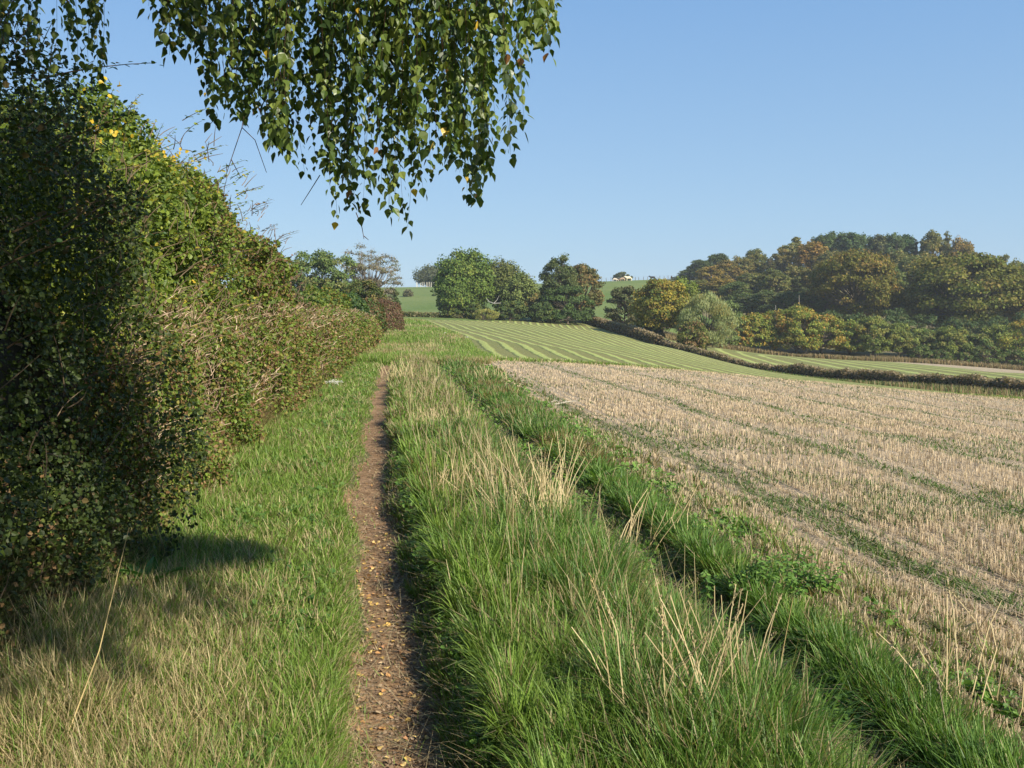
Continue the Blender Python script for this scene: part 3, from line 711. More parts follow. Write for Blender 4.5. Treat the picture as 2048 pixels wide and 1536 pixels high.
# fallen birch leaves on the path: each one a thing
leaf_meshes = []
def fallen_leaf_mesh(k):
    g = Geo(); c = [(.66, .43, .12), (.72, .52, .20), (.58, .31, .12), (.46, .24, .12), (.62, .45, .27)][k]
    V = BIRCH[0].copy(); V[:, 0] -= .45; V[:, 2] *= (1.6, -1.4, 1, 2.2, 1.4)[k]; V[:, 2] += .12 * (V[:, 0] ** 2) * (1 if k % 2 else -1)
    g.add(V, BIRCH[1], np.array(c)); o = g.build("fallen_leaf", M_dry, None, link=False); return o.data
for k in range(5): leaf_meshes.append(fallen_leaf_mesh(k))
names = ["small bright yellow fallen leaf on the footpath", "pale golden fallen leaf on the footpath", "orange fallen leaf on the footpath", "brown curled fallen leaf on the footpath", "dry tan fallen leaf on the footpath"]
nl = 298
x, y, u = scatter(nl, 3.15, 12, -.17, .15, 1.7); yy = np.where(rng.random(nl) < .4, y, np.clip(6 + rng.normal(0, 1.3, nl), 3.3, 11))
for i in range(nl):
    X = float(xc(yy[i]) + u[i] + wander(yy[i])); k = int(rng.choice(5, p=[.36, .24, .16, .08, .16]))
    o = bpy.data.objects.new("fallen_leaf", leaf_meshes[k]); C.objects.link(o)
    o.location = (X, float(yy[i]), float(gz(X, yy[i])) + .008); s = .020 + .018 * rng.random(); o.scale = (s, s, s)
    o.rotation_euler = (rng.normal(0, .25), rng.normal(0, .25), rng.random() * 6.28)
    tag(o, names[k], "leaf", "fallen birch leaves on the footpath: " + names[k].split(" fallen")[0])

# ------------------------------------------------------------------ the hedge on the left
def foliage_wall(g, n, y0, y1, top, col, size, base_u, thick=.9, zlo=0.0, power=1.4, tpl=OVAL, bulge=.25, seed=5, down=.3, patchy=0, ragged=1.0):
    """leaves through the outer shell of a hedge; top(Y) its height, col(n,z,Y)->colours"""
    t = rng.random(n); a = 1 - power; Y = (y0 ** a + t * (y1 ** a - y0 ** a)) ** (1 / a)
    H = top(Y); fr = rng.random(n) ** .9; z = zlo + (H - zlo) * fr
    lump = ragged * (.8 * (fbm(Y, z, 1.2, seed) - .5) + .38 * (vn(Y, z, .32, seed + 1) - .5))
    prof = -bulge * np.sin(fr * 3.0) - .22 * sstep(.35, 0, fr) + .55 * sstep(.72, 1.05, fr)     # swells outward mid-height, rounds off on top
    dep = rng.exponential(.16, n) * thick
    X = xc(Y) + base_u(Y) - prof - lump - dep
    N = rdir(n) * .75 + np.array((.75, -.25, .25)) + np.array((0, 0, .8)) * sstep(.75, 1, fr)[:, None]
    if patchy:
        pm = fbm(Y, z * 1.6, .75, seed + 9) + .25 * (vn(Y, z, .2, seed + 11) - .5)
        kp = rng.random(n) > patchy * sstep(.50, .62, pm)
        t, Y, H, fr, z, X, N, lump = t[kp], Y[kp], H[kp], fr[kp], z[kp], X[kp], N[kp], lump[kp]; n = len(Y)
    T = rdir(n) * .8 + np.array((.25, 0, -down))
    P = np.stack([X, Y, z + gz(xc(Y) + base_u(Y) + .1, Y) - .02 + 0 * z], -1)
    sc = size * (.4 + 1.0 * rng.random(n) ** 1.3) * np.maximum(Y / 7, .85) ** .62
    cards(g, tpl, P, T, N, sc, col(n, z, Y, P), .95)
    return P
def twigs(g, n, y0, y1, top, base_u, L, col, r=.004, zlo=.2, out=.35, power=1.4):
    t = rng.random(n); a = 1 - power; Y = (y0 ** a + t * (y1 ** a - y0 ** a)) ** (1 / a)
    for i in range(n):
        yy = Y[i]; H = float(top(yy)); z = zlo + (H - zlo - .1) * rng.random() ** 1.15; x = float(xc(yy) + base_u(yy)) + .02 - .2 * rng.random() + .2 * math.sin(z / H * 3)
        d = unit(np.array((out * rng.random() * 1.6, rng.normal(0, .6), .25 + .9 * rng.random()))); l = min(L * (.4 + .8 * rng.random()), (H - z) + .12 + .25 * (rng.random() < .12))
        s = np.linspace(0, 1, 4)[:, None]; P = np.array((x, yy, z)) + d * l * s + np.array((rng.normal(0, .06), rng.normal(0, .06), 0)) * s ** 2
        rr = r * max(yy / 7, 1) ** .6
        tube(g, P, [rr, rr * .9, rr * .7, rr * .4], np.array(col) * (.6 + .7 * rng.random()), 4)
def shoots(gl, gw, n, y0, y1, top, base_u, L, cols, size, inset=(.1, .9), bare=.15):
    """leafy shoots sticking out of the top and face"""
    for i in range(n):
        yy = y0 + (y1 - y0) * rng.random(); H = float(top(yy)); up = rng.random() < .65
        x = float(xc(yy) + base_u(yy)) - (rng.uniform(*inset) if up else 0); z = H - .25 if up else H * rng.uniform(.35, .95)
        d = unit(np.array((.25 * rng.normal() + .2, rng.normal(0, .35), 1.0)) if up else np.array((.9, rng.normal(0, .5) - .2, .5))); l = L * rng.uniform(.4, 1.2) + .2
        k = int(l / (size * .55)); s = np.linspace(0, 1, 5)[:, None]; P = np.array((x, yy, z)) + d * l * s + np.array((.12, -.05, -.12)) * l * s ** 2
        tube(gw, P, [.005, .004, .003, .0022, .0012], np.array((.14, .10, .06)), 4)
        if rng.random() < bare: continue
        q = np.linspace(.1, 1, k); Q = np.stack([np.interp(q, s[:, 0], P[:, j]) for j in range(3)], -1) + rng.normal(0, .012, (k, 3)); a = np.arange(k) * math.pi + rng.normal(0, .5, k)
        T = np.stack([np.cos(a) * .8, np.sin(a) * .8, .1 - .5 * rng.random(k)], -1)
        cards(gl, OVAL, Q, T, rdir(k) * .6 + (.3, -.3, 1), size * (.5 + .7 * rng.random(k)) * (1.1 - .4 * q), np.array(cols)[rng.integers(len(cols), size=k)] * (.8 + .4 * rng.random(k))[:, None])
def core(name, y0, y1, top, base_u, inset, parent, n=160):
    """near-black sheet for the inner twigs, with the shade between them in its colour"""
    Y = np.linspace(y0, y1, n); K = 9; V = []
    for j in range(K):
        f = j / (K - 1); ang = f * math.pi
        xo = .5 * (1 + math.cos(ang)); zz = math.sin(ang) ** .6
        zc = top(Y) * .90 * zz * (.93 + .12 * vn(Y, Y * 0 + j, .7, 3))
        x = xc(Y) + base_u(Y) - inset - (1 - xo) * 1.5 + .25 * (vn(Y, Y * 0 + j * 2, .6, 8) - .5)
        V.append(np.stack([x, Y, zc - .05], -1))
    V = np.stack(V, 1).reshape(-1, 3); i = np.arange(n - 1)[:, None] * K; j = np.arange(K - 1)[None]
    Fc = np.stack([i + j, i + j + 1, i + K + j + 1, i + K + j], -1).reshape(-1, 4)
    return mesh(name, V, Fc, M_wood, np.tile((.035, .030, .018), (len(V), 1)), parent)  # colour kept near black to paint darkness behind the leaf gaps

def pal(cols, wts):
    cols = np.array(cols); wts = np.array(wts, float); wts /= wts.sum()
    def f(n, z, Y, P):
        m = fbm(P[:, 1], P[:, 2], .8, 91); k = (rng.random(n) * .65 + m * .5 - .08).clip(0, .999)
        i = np.searchsorted(np.cumsum(wts), k).clip(0, len(cols) - 1)
        return cols[i] * (.7 + .6 * rng.random(n))[:, None]
    return f
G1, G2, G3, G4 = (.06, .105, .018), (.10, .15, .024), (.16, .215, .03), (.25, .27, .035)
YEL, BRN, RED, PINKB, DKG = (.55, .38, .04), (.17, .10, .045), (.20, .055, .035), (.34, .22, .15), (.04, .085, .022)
bu = lambda Y: u_hedge(Y)

def hedge(name, label, cat, y0, y1, top, specs, tw, core_in=.42, extra=None, sh=None):
    t = tag(empty(name, (float(xc((y0 + y1) / 2) - 2.6), (y0 + y1) / 2, 0)), label, cat)
    off = np.array(t.location)
    g = Geo()
    for s in specs: foliage_wall(g, *s[:1], y0, y1, top if s[4] is None else s[4], s[1], s[2], s[3], **s[5])
    if extra: extra(g)
    gt = Geo()
    if sh: shoots(g, gt, sh[0], y0, y1, top, bu, *sh[1:])
    f = g.build("foliage", M_leaf, t); f.location = -off
    for a in tw: twigs(gt, a[0], y0, y1, top, bu, *a[1:])
    s = gt.build("stems", M_wood, t); s.location = -off
    if core_in: c = core("dark_core", y0, y1, lambda Y: top(Y) - .15, bu, core_in, t); c.location = -off
    return t
jag = lambda Y, a, s, k: a * (vn(Y, Y * 0, s, k) - .5)
def top_tall(Y): return np.interp(Y, [1, 4, 4.6, 5.1, 7, 8, 9.3, 11, 12.5, 13.8, 16, 18.5, 20.5, 22.2], [4.0, 4.0, 4.0, 3.15, 3.1, 3.15, 3.6, 3.75, 3.65, 3.7, 3.3, 2.95, 2.5, 1.9]) + jag(Y, .4, .9, 3) + jag(Y, .35, .25, 6) + .22 * (np.abs(np.sin(Y * 1.15 + .5)) - .6) * sstep(7.5, 9, Y)
def top_trim(Y): return np.interp(Y, [4, 7, 20, 40, 79, 83], [1.75, 1.8, 1.95, 2.05, 2.1, 1.9]) + jag(Y, .25, 1.2, 9) + jag(Y, .15, .3, 12)
shift = lambda d: (lambda Y: u_hedge(Y) - d)

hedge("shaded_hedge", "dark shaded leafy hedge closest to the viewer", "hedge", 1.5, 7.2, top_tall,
      [(125000, pal([(.035, .055, .014), (.045, .065, .015), (.06, .09, .018), (.10, .075, .03), (.12, .13, .025)], [4, 4, 3, 1.6, 1.0]), .031, bu, None, dict(thick=1.2, power=1.2, seed=5, patchy=.5, ragged=1.2))],  # leaf colours lowered to deepen the shade on this hedge
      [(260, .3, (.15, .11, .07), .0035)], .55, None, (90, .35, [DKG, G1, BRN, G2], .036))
hedge("hazel_bush", "tall hazel with yellowing leaves on top, just beyond the hedge shadow", "bush", 6.9, 13.2, top_tall,
      [(70000, pal([G1, G2, G3, G4, YEL, BRN], [2.5, 3.5, 3.5, 2, .3, .9]), .038, shift(.55), None, dict(thick=1.2, seed=15, zlo=1.2, patchy=.55, ragged=1.45))],
      [(140, .2, (.18, .13, .08), .0038, 1.6)], .8,
      lambda g: [cards(g, OVAL, np.array(at(px, py, Y)) + rng.normal(0, .08, (7, 3)), rdir(7) + (0, 0, -.3), rdir(7) + (.6, -.5, .4), .042, (.62, .42, .03)) for px, py, Y in
                 ((245, 268, 8.8), (338, 300, 10.6), (262, 275, 9), (318, 310, 10.4), (208, 165, 7.6), (355, 305, 11), (222, 260, 8.4), (380, 330, 11.5))], (170, .14, [G2, G3, G4, G3, (.36, .30, .04)], .05, (.5, 1.1), .02))
hedge("maple_bush", "brownish green bush tapering down beyond the yellowing hazel", "bush", 12.8, 22.2, top_tall,
      [(52000, pal([G1, G2, G3, BRN, (.24, .18, .05), (.18, .08, .06)], [2, 3, 3, 2.2, 1.5, .7]), .032, shift(.55), None, dict(thick=1.2, seed=25, zlo=1.3, patchy=.55, ragged=1.45))],
      [(120, .2, (.22, .15, .10), .0036, 1.6)], .85, None, (120, .16, [G2, BRN, (.24, .18, .05), (.20, .10, .06)], .045, (.6, 1.3), .15))
hedge("trimmed_hedge", "long clipped mixed hedge in sun with cut pinkish twigs, running up the track", "hedge", 6.6, 78, top_trim,
      [(190000, pal([G1, G2, (.15, .21, .03), (.23, .21, .05), BRN, (.28, .17, .08), PINKB], [2, 3, 2.6, 1.8, 2.4, 2, 1.3]), .028, bu, None, dict(thick=.9, power=1.55, seed=35, patchy=.6, bulge=.2, ragged=.75))],
      [(2400, .11, (.34, .24, .16), .003, .05, .5, 1.7), (700, .10, (.56, .42, .29), .004, .3, .5, 1.7)], .42)
gb = Geo()     # brown bramble and dead grass at the hedge foot
n = 52000
x, y, u = scatter(n, 2.9, 70, lambda Y: u_hedge(Y) - .25, lambda Y: u_hedge(Y) + .36, 1.6)
P = ground_pts(x, y); m = fbm(x, y, .9, 95)
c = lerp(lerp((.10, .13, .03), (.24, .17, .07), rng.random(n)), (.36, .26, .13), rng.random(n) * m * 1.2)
c = c * (.55 + .45 * sstep(5.5, 8.5, y))[:, None]; c[:, 0] *= .8 + .2 * sstep(5.5, 8.5, y)  # near end darkened in colour to stand in for hedge-foot shade
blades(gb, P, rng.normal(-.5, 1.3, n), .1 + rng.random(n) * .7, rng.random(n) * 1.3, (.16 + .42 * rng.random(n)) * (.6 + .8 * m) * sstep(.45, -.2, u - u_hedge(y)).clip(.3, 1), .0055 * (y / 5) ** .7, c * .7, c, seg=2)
n = 60000
x, y, u = scatter(n, 2.4, 40, lambda Y: u_hedge(Y) - .55, lambda Y: u_hedge(Y) + .30, 1.6); m = fbm(x, y, .5, 97)
P = ground_pts(x, y); P[:, 2] += rng.random(n) * (1.1 * sstep(.15, -.5, u - u_hedge(y)) + .3 + .35 * sstep(8, 5.5, y)) * m * sstep(.4, 0, u - u_hedge(y)).clip(.15, 1)
cards(gb, OVAL, P, rdir(n) * (1, 1, .4), rdir(n) + (.5, -.3, .7), .03 * (.5 + .8 * rng.random(n)) * np.maximum(y / 6, 1) ** .6, np.where((rng.random(n) < .3)[:, None], lerp((.16, .09, .04), (.28, .18, .08), rng.random(n)), lerp((.05, .09, .018), (.15, .18, .035), rng.random(n))))
tag(gb.build("hedge_foot_undergrowth", M_dry), "tangled brown and green undergrowth along the hedge foot", "undergrowth", None, "stuff")

# red-brown clipped end of the hedge
def ball_bush(name, label, cat, x, y, rx, ry, h, n, cols, wts, leaf, group=None, jx=.25, seed=0, zc=.5, loose=.12, stems=14, tpl=DIAMOND, mat=None, sparse=0, cr=.4):
    z0 = float(base_z(x, y)); t = tag(empty(name, (x, y, z0)), label, cat, group)
    d = rdir(n); d[:, 2] = np.where(d[:, 2] < -.5, -d[:, 2], d[:, 2])
    lump = 1 + jx * (fbm(d[:, 0] * 3 + seed, d[:, 2] * 3 + d[:, 1] * 2, .8, 7 + seed) - .5) * 2
    rad = lump * (1 - rng.exponential(loose, n)).clip(.2, 1.1)
    P = d * rad[:, None] * np.array((rx, ry, h * (1 - zc))) + np.array((0, 0, h * zc)); P[:, 2] = P[:, 2].clip(.05)
    i = rng.choice(len(cols), n, p=np.array(wts) / sum(wts)); m = fbm(P[:, 0] + x, P[:, 2] + y, .35 * h * .5, 3)
    c = np.array(cols)[i] * (.7 + .35 * m + .3 * rng.random(n))[:, None]
    g = Geo(); cards(g, tpl, P, rdir(n), d + rdir(n) * .7 + (0, 0, .3), leaf * (.6 + .8 * rng.random(n)), c); g.build("foliage", mat or M_leaf, t)
    g = Geo()
    for k in range(stems):
        a = rng.random() * 6.28; e = np.array((math.cos(a) * rx * .75, math.sin(a) * ry * .75, h * (.55 + .35 * rng.random())))
        tube(g, [(math.cos(a) * rx * .1, math.sin(a) * ry * .1, -.2), e * (.35, .35, .5), e], [.05 * h * .3, .035 * h * .3, .01 * h * .3], np.array((.12, .09, .06)), 5)
    g.build("stems", M_wood, t); return t
p = at(775, 690, 78)
ball_bush("red_hedge_end", "rusty red clipped bush ending the trimmed hedge", "hedge", p[0] - .3, 77.5, 1.7, 3.6, 2.75, 9000, [(.13, .07, .045), (.18, .09, .055), (.12, .08, .04), (.13, .12, .04)], [3, 3, 3, 2], .10, seed=3, jx=.15, zc=.42)
# bushes standing in the hedge line behind the clipped face
for k, (px, pyt, Y, wpx, cols, wts, lab) in enumerate([
    (585, 572, 24, 60, [G2, G3, G4], [3, 3, 1], "bright green bush rising where the tall bushes end"),
    (612, 590, 30, 60, [G1, G2, BRN], [2, 3, 2], "low brownish bush behind the clipped hedge, next to the bright green one"),
    (640, 580, 38, 75, [G1, G2, G3, (.2, .2, .04)], [2, 3, 2, 1], "green rounded bush behind the middle of the clipped hedge"),
    (672, 578, 48, 80, [G1, G2, G3, (.24, .17, .04)], [2, 3, 2, 2], "olive bush with orange tinge behind the clipped hedge"),
    (712, 590, 60, 70, [(.045, .09, .03), G1, G2], [3, 3, 1], "dark green hawthorn beside the red hedge end"),
    (748, 600, 66, 60, [BRN, G1, (.13, .11, .045)], [2, 3, 2], "brown-green scrub just before the red hedge end")]):
    q = at(px, pyt, Y); x = q[0] - .4; zb = float(base_z(x, Y)); ww = wpx / F * Y
    ball_bush("hedgerow_bush", lab, "bush", x, Y, ww * .6, ww * 1.4, q[2] - zb, 9000, cols, wts, .045 * (Y / 12) ** .62, "bushes behind the clipped hedge", seed=k)

# ------------------------------------------------------------------ trees
def crown(kind, H, W, n, leaf, cols, wts, seed, clump=None, low=.15, rnd=None):
    """foliage and limbs of one tree standing at the origin"""
    r = np.random.default_rng(seed); gf = Geo(); gl = Geo()
    nc = {'round': 120, 'tall': 130, 'pine': 60, 'cone': 80, 'ash': 150, 'bare': 110, 'willow': 80, 'shrub': 64}[kind]
    d = rdir(nc, r)
    if kind in ('round', 'shrub', 'willow'):
        d[:, 2] = np.where(d[:, 2] < -.85, -d[:, 2], d[:, 2]); q = r.uniform(.62, .98, nc) ** .5
        zr = H * (1 - low) * .5; cz = H - zr * 1.02; cc = d * q[:, None] * np.array((W * .43, W * .43, 1)) ; lo_ = d[:, 2] < 0; ch = .40 if kind != 'round' else .5
        cz = H * (low + (1 - low) * ch); cc[:, 2] = cz + d[:, 2] * q * np.where(lo_, cz - H * low, (H - cz)) * .94; rad = W * r.uniform(.08, .145, nc) * min(1, 1.2 * H / W)
    elif kind == 'tall':
        q = r.uniform(.45, 1, nc) ** .6; cz = H * (low + (1 - low) * .5)
        cc = d * q[:, None] * np.array((W * .40, W * .40, (H - cz) * .93)) + (0, 0, cz); rad = W * r.uniform(.07, .13, nc)
    elif kind == 'ash':
        q = r.uniform(.08, 1, nc) ** .45; cz = H * (low + (1 - low) * .5)
        cc = d * q[:, None] * np.array((W * .43, W * .43, (H - cz) * .9)) + (0, 0, cz); rad = W * r.uniform(.05, .09, nc)
    elif kind == 'bare':
        q = r.uniform(.1, 1, nc) ** .45; cz = H * (low + (1 - low) * .52)
        cc = d * q[:, None] * np.array((W * .45, W * .45, (H - cz) * .95)) + (0, 0, cz); rad = W * r.uniform(.05, .09, nc)
    elif kind == 'pine':
        f = r.uniform(low, 1, nc) ** .8; a = r.uniform(0, 6.28, nc); rr = W * .42 * np.clip(1.25 - f, .12, 1) ** .6 * r.uniform(.35, 1, nc)
        cc = np.stack([np.cos(a) * rr, np.sin(a) * rr, f * H * .96], -1); rad = W * r.uniform(.08, .17, nc)
    else:  # cone
        f = r.uniform(low, 1, nc) ** .85; a = r.uniform(0, 6.28, nc); rr = W * .48 * (1.04 - f) ** .8 * r.uniform(.3, 1.1, nc)
        cc = np.stack([np.cos(a) * rr, np.sin(a) * rr, f * H * .97], -1); rad = W * .15 * (1.2 - f) * r.uniform(.7, 1.3, nc) + .1
    k = r.choice(nc, n, p=(rad ** 2) / (rad ** 2).sum()); dd = rdir(n, r); dd[:, 2] = np.where(dd[:, 2] < -.2, -dd[:, 2] * .6, dd[:, 2])
    flat = {'pine': .5, 'cone': .45, 'ash': .95, 'willow': 1.3, 'tall': 1.5}.get(kind, .8)
    P = cc[k] + dd * (rad[k] * (.55 + .5 * r.random(n)))[:, None] * np.array((1, 1, flat)) + r.normal(0, .04 * W / 8, (n, 3))
    if kind == 'willow': P[:, 2] += 0
    P[:, 2] = P[:, 2].clip(.1)
    i = r.choice(len(cols), nc, p=np.array(wts) / sum(wts)); base = np.array(cols)[i]
    alt = np.array(cols)[r.choice(len(cols), n, p=np.array(wts) / sum(wts))]; pick = r.random(n) < .45
    c = np.where(pick[:, None], alt, base[k]) * (.72 + .5 * r.random(n))[:, None] * (.85 + .3 * r.random(nc))[k][:, None]
    out = unit(P - np.array((0, 0, H * .45)))
    N = dd * .7 + out * .6 + rdir(n, r) * .55
    if kind == 'willow': T = out * .5 + np.array((0, 0, 1.2)) + rdir(n, r) * .35; wide = .35
    elif kind in ('pine', 'cone'): T = rdir(n, r) + out * .6; wide = .6
    else: T = rdir(n, r); wide = 1.0
    cards(gf, DIAMOND, P, T, N, leaf * (.55 + .9 * r.random(n)), c, wide)
    # trunk and limbs reaching into the clumps
    bc = np.array((.13, .105, .08)) if kind != 'bare' else np.array((.22, .185, .155)); R0 = H * .022 + W * .008
    th = H * (.9 if kind in ('pine', 'cone', 'tall') else max(low, .12) + .28)
    ts = np.linspace(0, 1, 6); ben = r.normal(0, .015 * H, (6, 2)); ben[0] = 0
    TP = np.stack([ben[:, 0] * ts, ben[:, 1] * ts, ts * th - .3 * (ts == 0)], -1); tube(gl, TP, R0 * (1.15 - .8 * ts), bc, 7)
    for q in range(nc):
        f = min(.98, max(.25, (cc[q, 2] * .62) / th)); st = np.array([np.interp(f, ts, TP[:, a]) for a in range(3)])
        e = cc[q]; m = (st + e) / 2 + np.array((0, 0, -.06 * H)) * (kind in ('pine',)) + (e - st)[[0, 1, 2]] * np.array((.12, .12, -.10)) + r.normal(0, .02 * W, 3)
        tube(gl, [st, m, e], [R0 * .30, R0 * .17, R0 * .06], bc * (.8 + .4 * r.random()), 4)
        nt = 9 if kind == 'bare' else 2
        for _ in range(nt):
            v = rdir(1, r)[0] * rad[q] * (1.5 if kind == 'bare' else 1.1); v[2] = abs(v[2])
            tube(gl, [e, e + v * .5 + r.normal(0, .1 * rad[q], 3), e + v], [R0 * .055, R0 * .035, R0 * .018], bc * (.9 + .5 * r.random()), 3)
    return gf, gl
def tree(name, label, x, y, gf, gl, rz=0.0, group=None, scale=(1, 1, 1), tint=(1, 1, 1), cat="tree", src=None):
    t = tag(empty(name, (x, y, float(base_z(x, y)) - .1), rz), label, cat, group); t.scale = scale
    if src is None:
        a = gf.build("crown", M_tree, t); b = gl.build("trunk", M_wood, t)
    else:
        a = src[0].copy(); b = src[1].copy(); C.objects.link(a); C.objects.link(b); a.parent = t; b.parent = t
    a.color = (*[v * (1.5 if src else 1.3) for v in tint], 1)
    return t, a, b
def tree_px(name, label, kind, px, pyt, Y, wpx, n, leaf, cols, wts, seed, group=None, low=.15, cat="tree"):
    q = at(px, pyt, Y); H = q[2] - float(base_z(q[0], Y)) + .1; W = wpx / F * Y * 1.12
    return tree(name, label, q[0], Y, *crown(kind, H, W, n, leaf, cols, wts, seed, low=low), group=group, cat=cat)

OAK = [(.10, .115, .025), (.13, .135, .03), (.155, .135, .035), (.15, .115, .035), (.075, .095, .02)]
ASH = [(.085, .13, .04), (.11, .155, .045), (.13, .16, .05), (.15, .15, .05)]
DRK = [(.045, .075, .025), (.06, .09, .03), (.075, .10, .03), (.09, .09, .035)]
# left, behind the hedge
tree_px("ash_tree", "airy green ash behind the hedge, far left of the skyline trees", 'ash', 640, 492, 130, 160, 23000, .22, ASH, [3, 3, 2, 1], 1, low=.0)
tree_px("bare_tree", "grey-brown half-leafless tree touching the airy ash", 'bare', 738, 488, 134, 122, 9500, .15, [(.13, .12, .07), (.16, .14, .09), (.11, .12, .05), (.19, .15, .10)], [2, 2, 2, 1], 2, low=.05)
tree_px("hawthorn_tree", "dark olive hawthorn in front of the half-leafless tree", 'shrub', 725, 562, 92, 95, 9000, .17, [(.06, .085, .025), (.10, .11, .03), (.15, .12, .04), (.05, .075, .025)], [3, 3, 2, 2], 3, low=.05)
tree_px("hawthorn_tree", "small round hawthorn under the bare branches, at the top of the green slope", 'shrub', 783, 575, 150, 34, 2500, .2, DRK, [3, 3, 2, 1], 4, low=.05)
tree_px("pasture_shrub", "small grey shrub on the pasture left of the white fence posts", 'shrub', 816, 580, 330, 20, 900, .4, [(.10, .10, .05), (.12, .11, .06)], [1, 1], 5, low=.02, cat="bush")
tree_px("pasture_shrub", "tiny dark shrub on the pasture under the white fence posts", 'shrub', 869, 588, 330, 9, 400, .35, DRK, [3, 3, 2, 1], 6, low=.02, cat="bush")
tree_px("pasture_shrub", "low dark shrub on the pasture beside the half-leafless tree", 'shrub', 770, 590, 290, 26, 900, .4, DRK, [3, 3, 2, 1], 7, low=.02, cat="bush")
# hilltop
tree_px("hilltop_tree", "grey-green spreading tree behind the white fence posts on the skyline", 'tall', 872, 541, 432, 92, 9000, .55, [(.07, .085, .04), (.10, .10, .05)], [2, 1], 8, low=-.1)
tree_px("hilltop_tree", "small dome-shaped tree on the skyline behind the cream cow", 'shrub', 1245, 545, 440, 38, 4000, .5, [(.07, .085, .04), (.09, .10, .05)], [2, 1], 9, low=-.1)
# clump above the mown field
GL = [(.09, .14, .03), (.12, .17, .035), (.16, .19, .04), (.07, .11, .025)]
MX = [(.10, .12, .035), (.13, .14, .04), (.17, .15, .05), (.08, .10, .03)]
tree_px("field_maple", "tallest bright green tree at the left end of the middle clump", 'tall', 928, 503, 186, 120, 22000, .34, GL, [3, 3, 2, 2], 11, low=.04)
tree_px("field_maple", "green tree leaning out from the tallest one in the middle clump", 'tall', 905, 560, 181, 70, 9000, .32, GL, [3, 2, 1, 3], 12, low=.02)
tree_px("willow_tree", "green tree with a ragged bare top in the middle clump", 'tall', 1003, 522, 190, 95, 14000, .30, MX, [3, 3, 1, 3], 13, low=.08)
tree_px("willow_tree", "pale green tree sloping down to the gap with the power pole", 'tall', 1035, 550, 187, 90, 13000, .30, [(.13, .16, .045), (.16, .18, .06), (.10, .13, .04)], [3, 2, 3], 14, low=.05)
tree_px("hawthorn_tree", "rusty-tinged bush in the gap below the power pole", 'shrub', 1068, 582, 187, 62, 7000, .30, [(.11, .13, .035), (.15, .12, .04), (.20, .13, .04)], [3, 2, 1], 15, low=.02)
tree_px("alder_tree", "dark tree with a spiky crown in the right half of the middle clump", 'tall', 1118, 510, 188, 82, 15000, .30, [(.06, .085, .03), (.08, .10, .035), (.11, .12, .04)], [3, 3, 2], 16, low=.05)
tree_px("oak_tree", "rounded brownish tree at the right end of the middle clump", 'round', 1165, 532, 192, 85, 13000, .32, [(.10, .105, .035), (.15, .125, .045), (.19, .125, .05), (.07, .085, .03)], [3, 3, 2, 2], 17, low=.1)
tree_px("hawthorn_tree", "dark low tree filling the foot of the spiky one", 'shrub', 1135, 572, 184, 115, 12000, .30, [(.05, .085, .025), (.075, .11, .03), (.06, .09, .03)], [3, 2, 2], 18, low=-.1)
for k, (px, pyt, wpx, lb) in enumerate([(900, 612, 60, "left end beside the pasture"), (955, 608, 60, "under the tallest green tree"), (1020, 600, 70, "under the pale branch"), (1085, 605, 60, "below the power pole gap")]):
    tree_px("clump_undergrowth_bush", "dark low bush in the middle clump, " + lb, 'shrub', px, pyt, 181, wpx, 5000, .28, [(.05, .08, .025), (.075, .10, .03), (.12, .13, .03)], [3, 2, 1], 30 + k, "bushes at the foot of the middle clump", low=0, cat="bush")
tree_px("reed_patch", "yellow-green scrubby bush at the top edge of the mown rows", 'willow', 972, 622, 176, 52, 2600, .34, [(.20, .21, .06), (.26, .24, .08)], [1, 1], 35, low=0, cat="bush")
t = tag(empty("fallen_branch", at(993, 606, 178)), "pale dead branch sagging across the middle clump", "branch"); g = Geo()
o_ = at(993, 606, 178); P = [at(973, 597, 178) - o_, at(978, 603, 178) - o_, at(987, 607, 177.6) - o_, at(1002, 606, 177.4) - o_]; tube(g, P, [.05, .09, .10, .06], np.array((.33, .31, .27)), 6); g.build("wood", M_wood, t)
g = Geo(); tube(g, [P[2], P[2] + np.array((.6, 0, .6)), P[2] + np.array((1.0, 0, 1.4))], [.06, .04, .02], np.array((.45, .42, .36)), 5); g.build("side_twig", M_wood, t)
# right of the gap: grey hawthorn, golden oak, silver willow
tree_px("hawthorn_tree", "grey-brown hawthorn beside the golden oak, on the pasture side", 'shrub', 1250, 572, 186, 72, 9000, .30, [(.10, .105, .045), (.14, .125, .06), (.075, .09, .035)], [3, 2, 2], 19, low=.05)
tree_px("golden_oak", "golden yellow oak above the end of the clipped hedge", 'round', 1322, 560, 168, 112, 17000, .32, [(.21, .165, .03), (.26, .21, .035), (.17, .17, .035), (.11, .135, .03), (.22, .145, .035)], [3, 2.5, 3, 2, 1.5], 20, low=.10)
tree_px("willow_tree", "yellow-green tree crown just behind the golden oak", 'tall', 1365, 553, 190, 80, 9000, .32, [(.16, .20, .035), (.12, .16, .03), (.19, .21, .05)], [2, 2, 1], 21, low=.1)
tree_px("silver_willow", "pale silvery green rounded willow beside the golden oak", 'willow', 1412, 596, 160, 112, 22000, .34, [(.22, .25, .115), (.28, .30, .15), (.17, .20, .08), (.24, .21, .07)], [3, 2, 2, 1], 22, low=.0)
tree_px("hawthorn_tree", "brown-tinged low bush at the foot of the silver willow", 'shrub', 1385, 640, 153, 60, 5000, .26, [(.14, .14, .04), (.17, .11, .05), (.10, .12, .03)], [2, 2, 2], 23, low=0)
tree_px("hawthorn_tree", "dark bush in the shadow under the golden oak", 'shrub', 1300, 655, 168, 60, 4000, .26, [(.05, .07, .025), (.08, .07, .035)], [2, 1], 24, low=0)
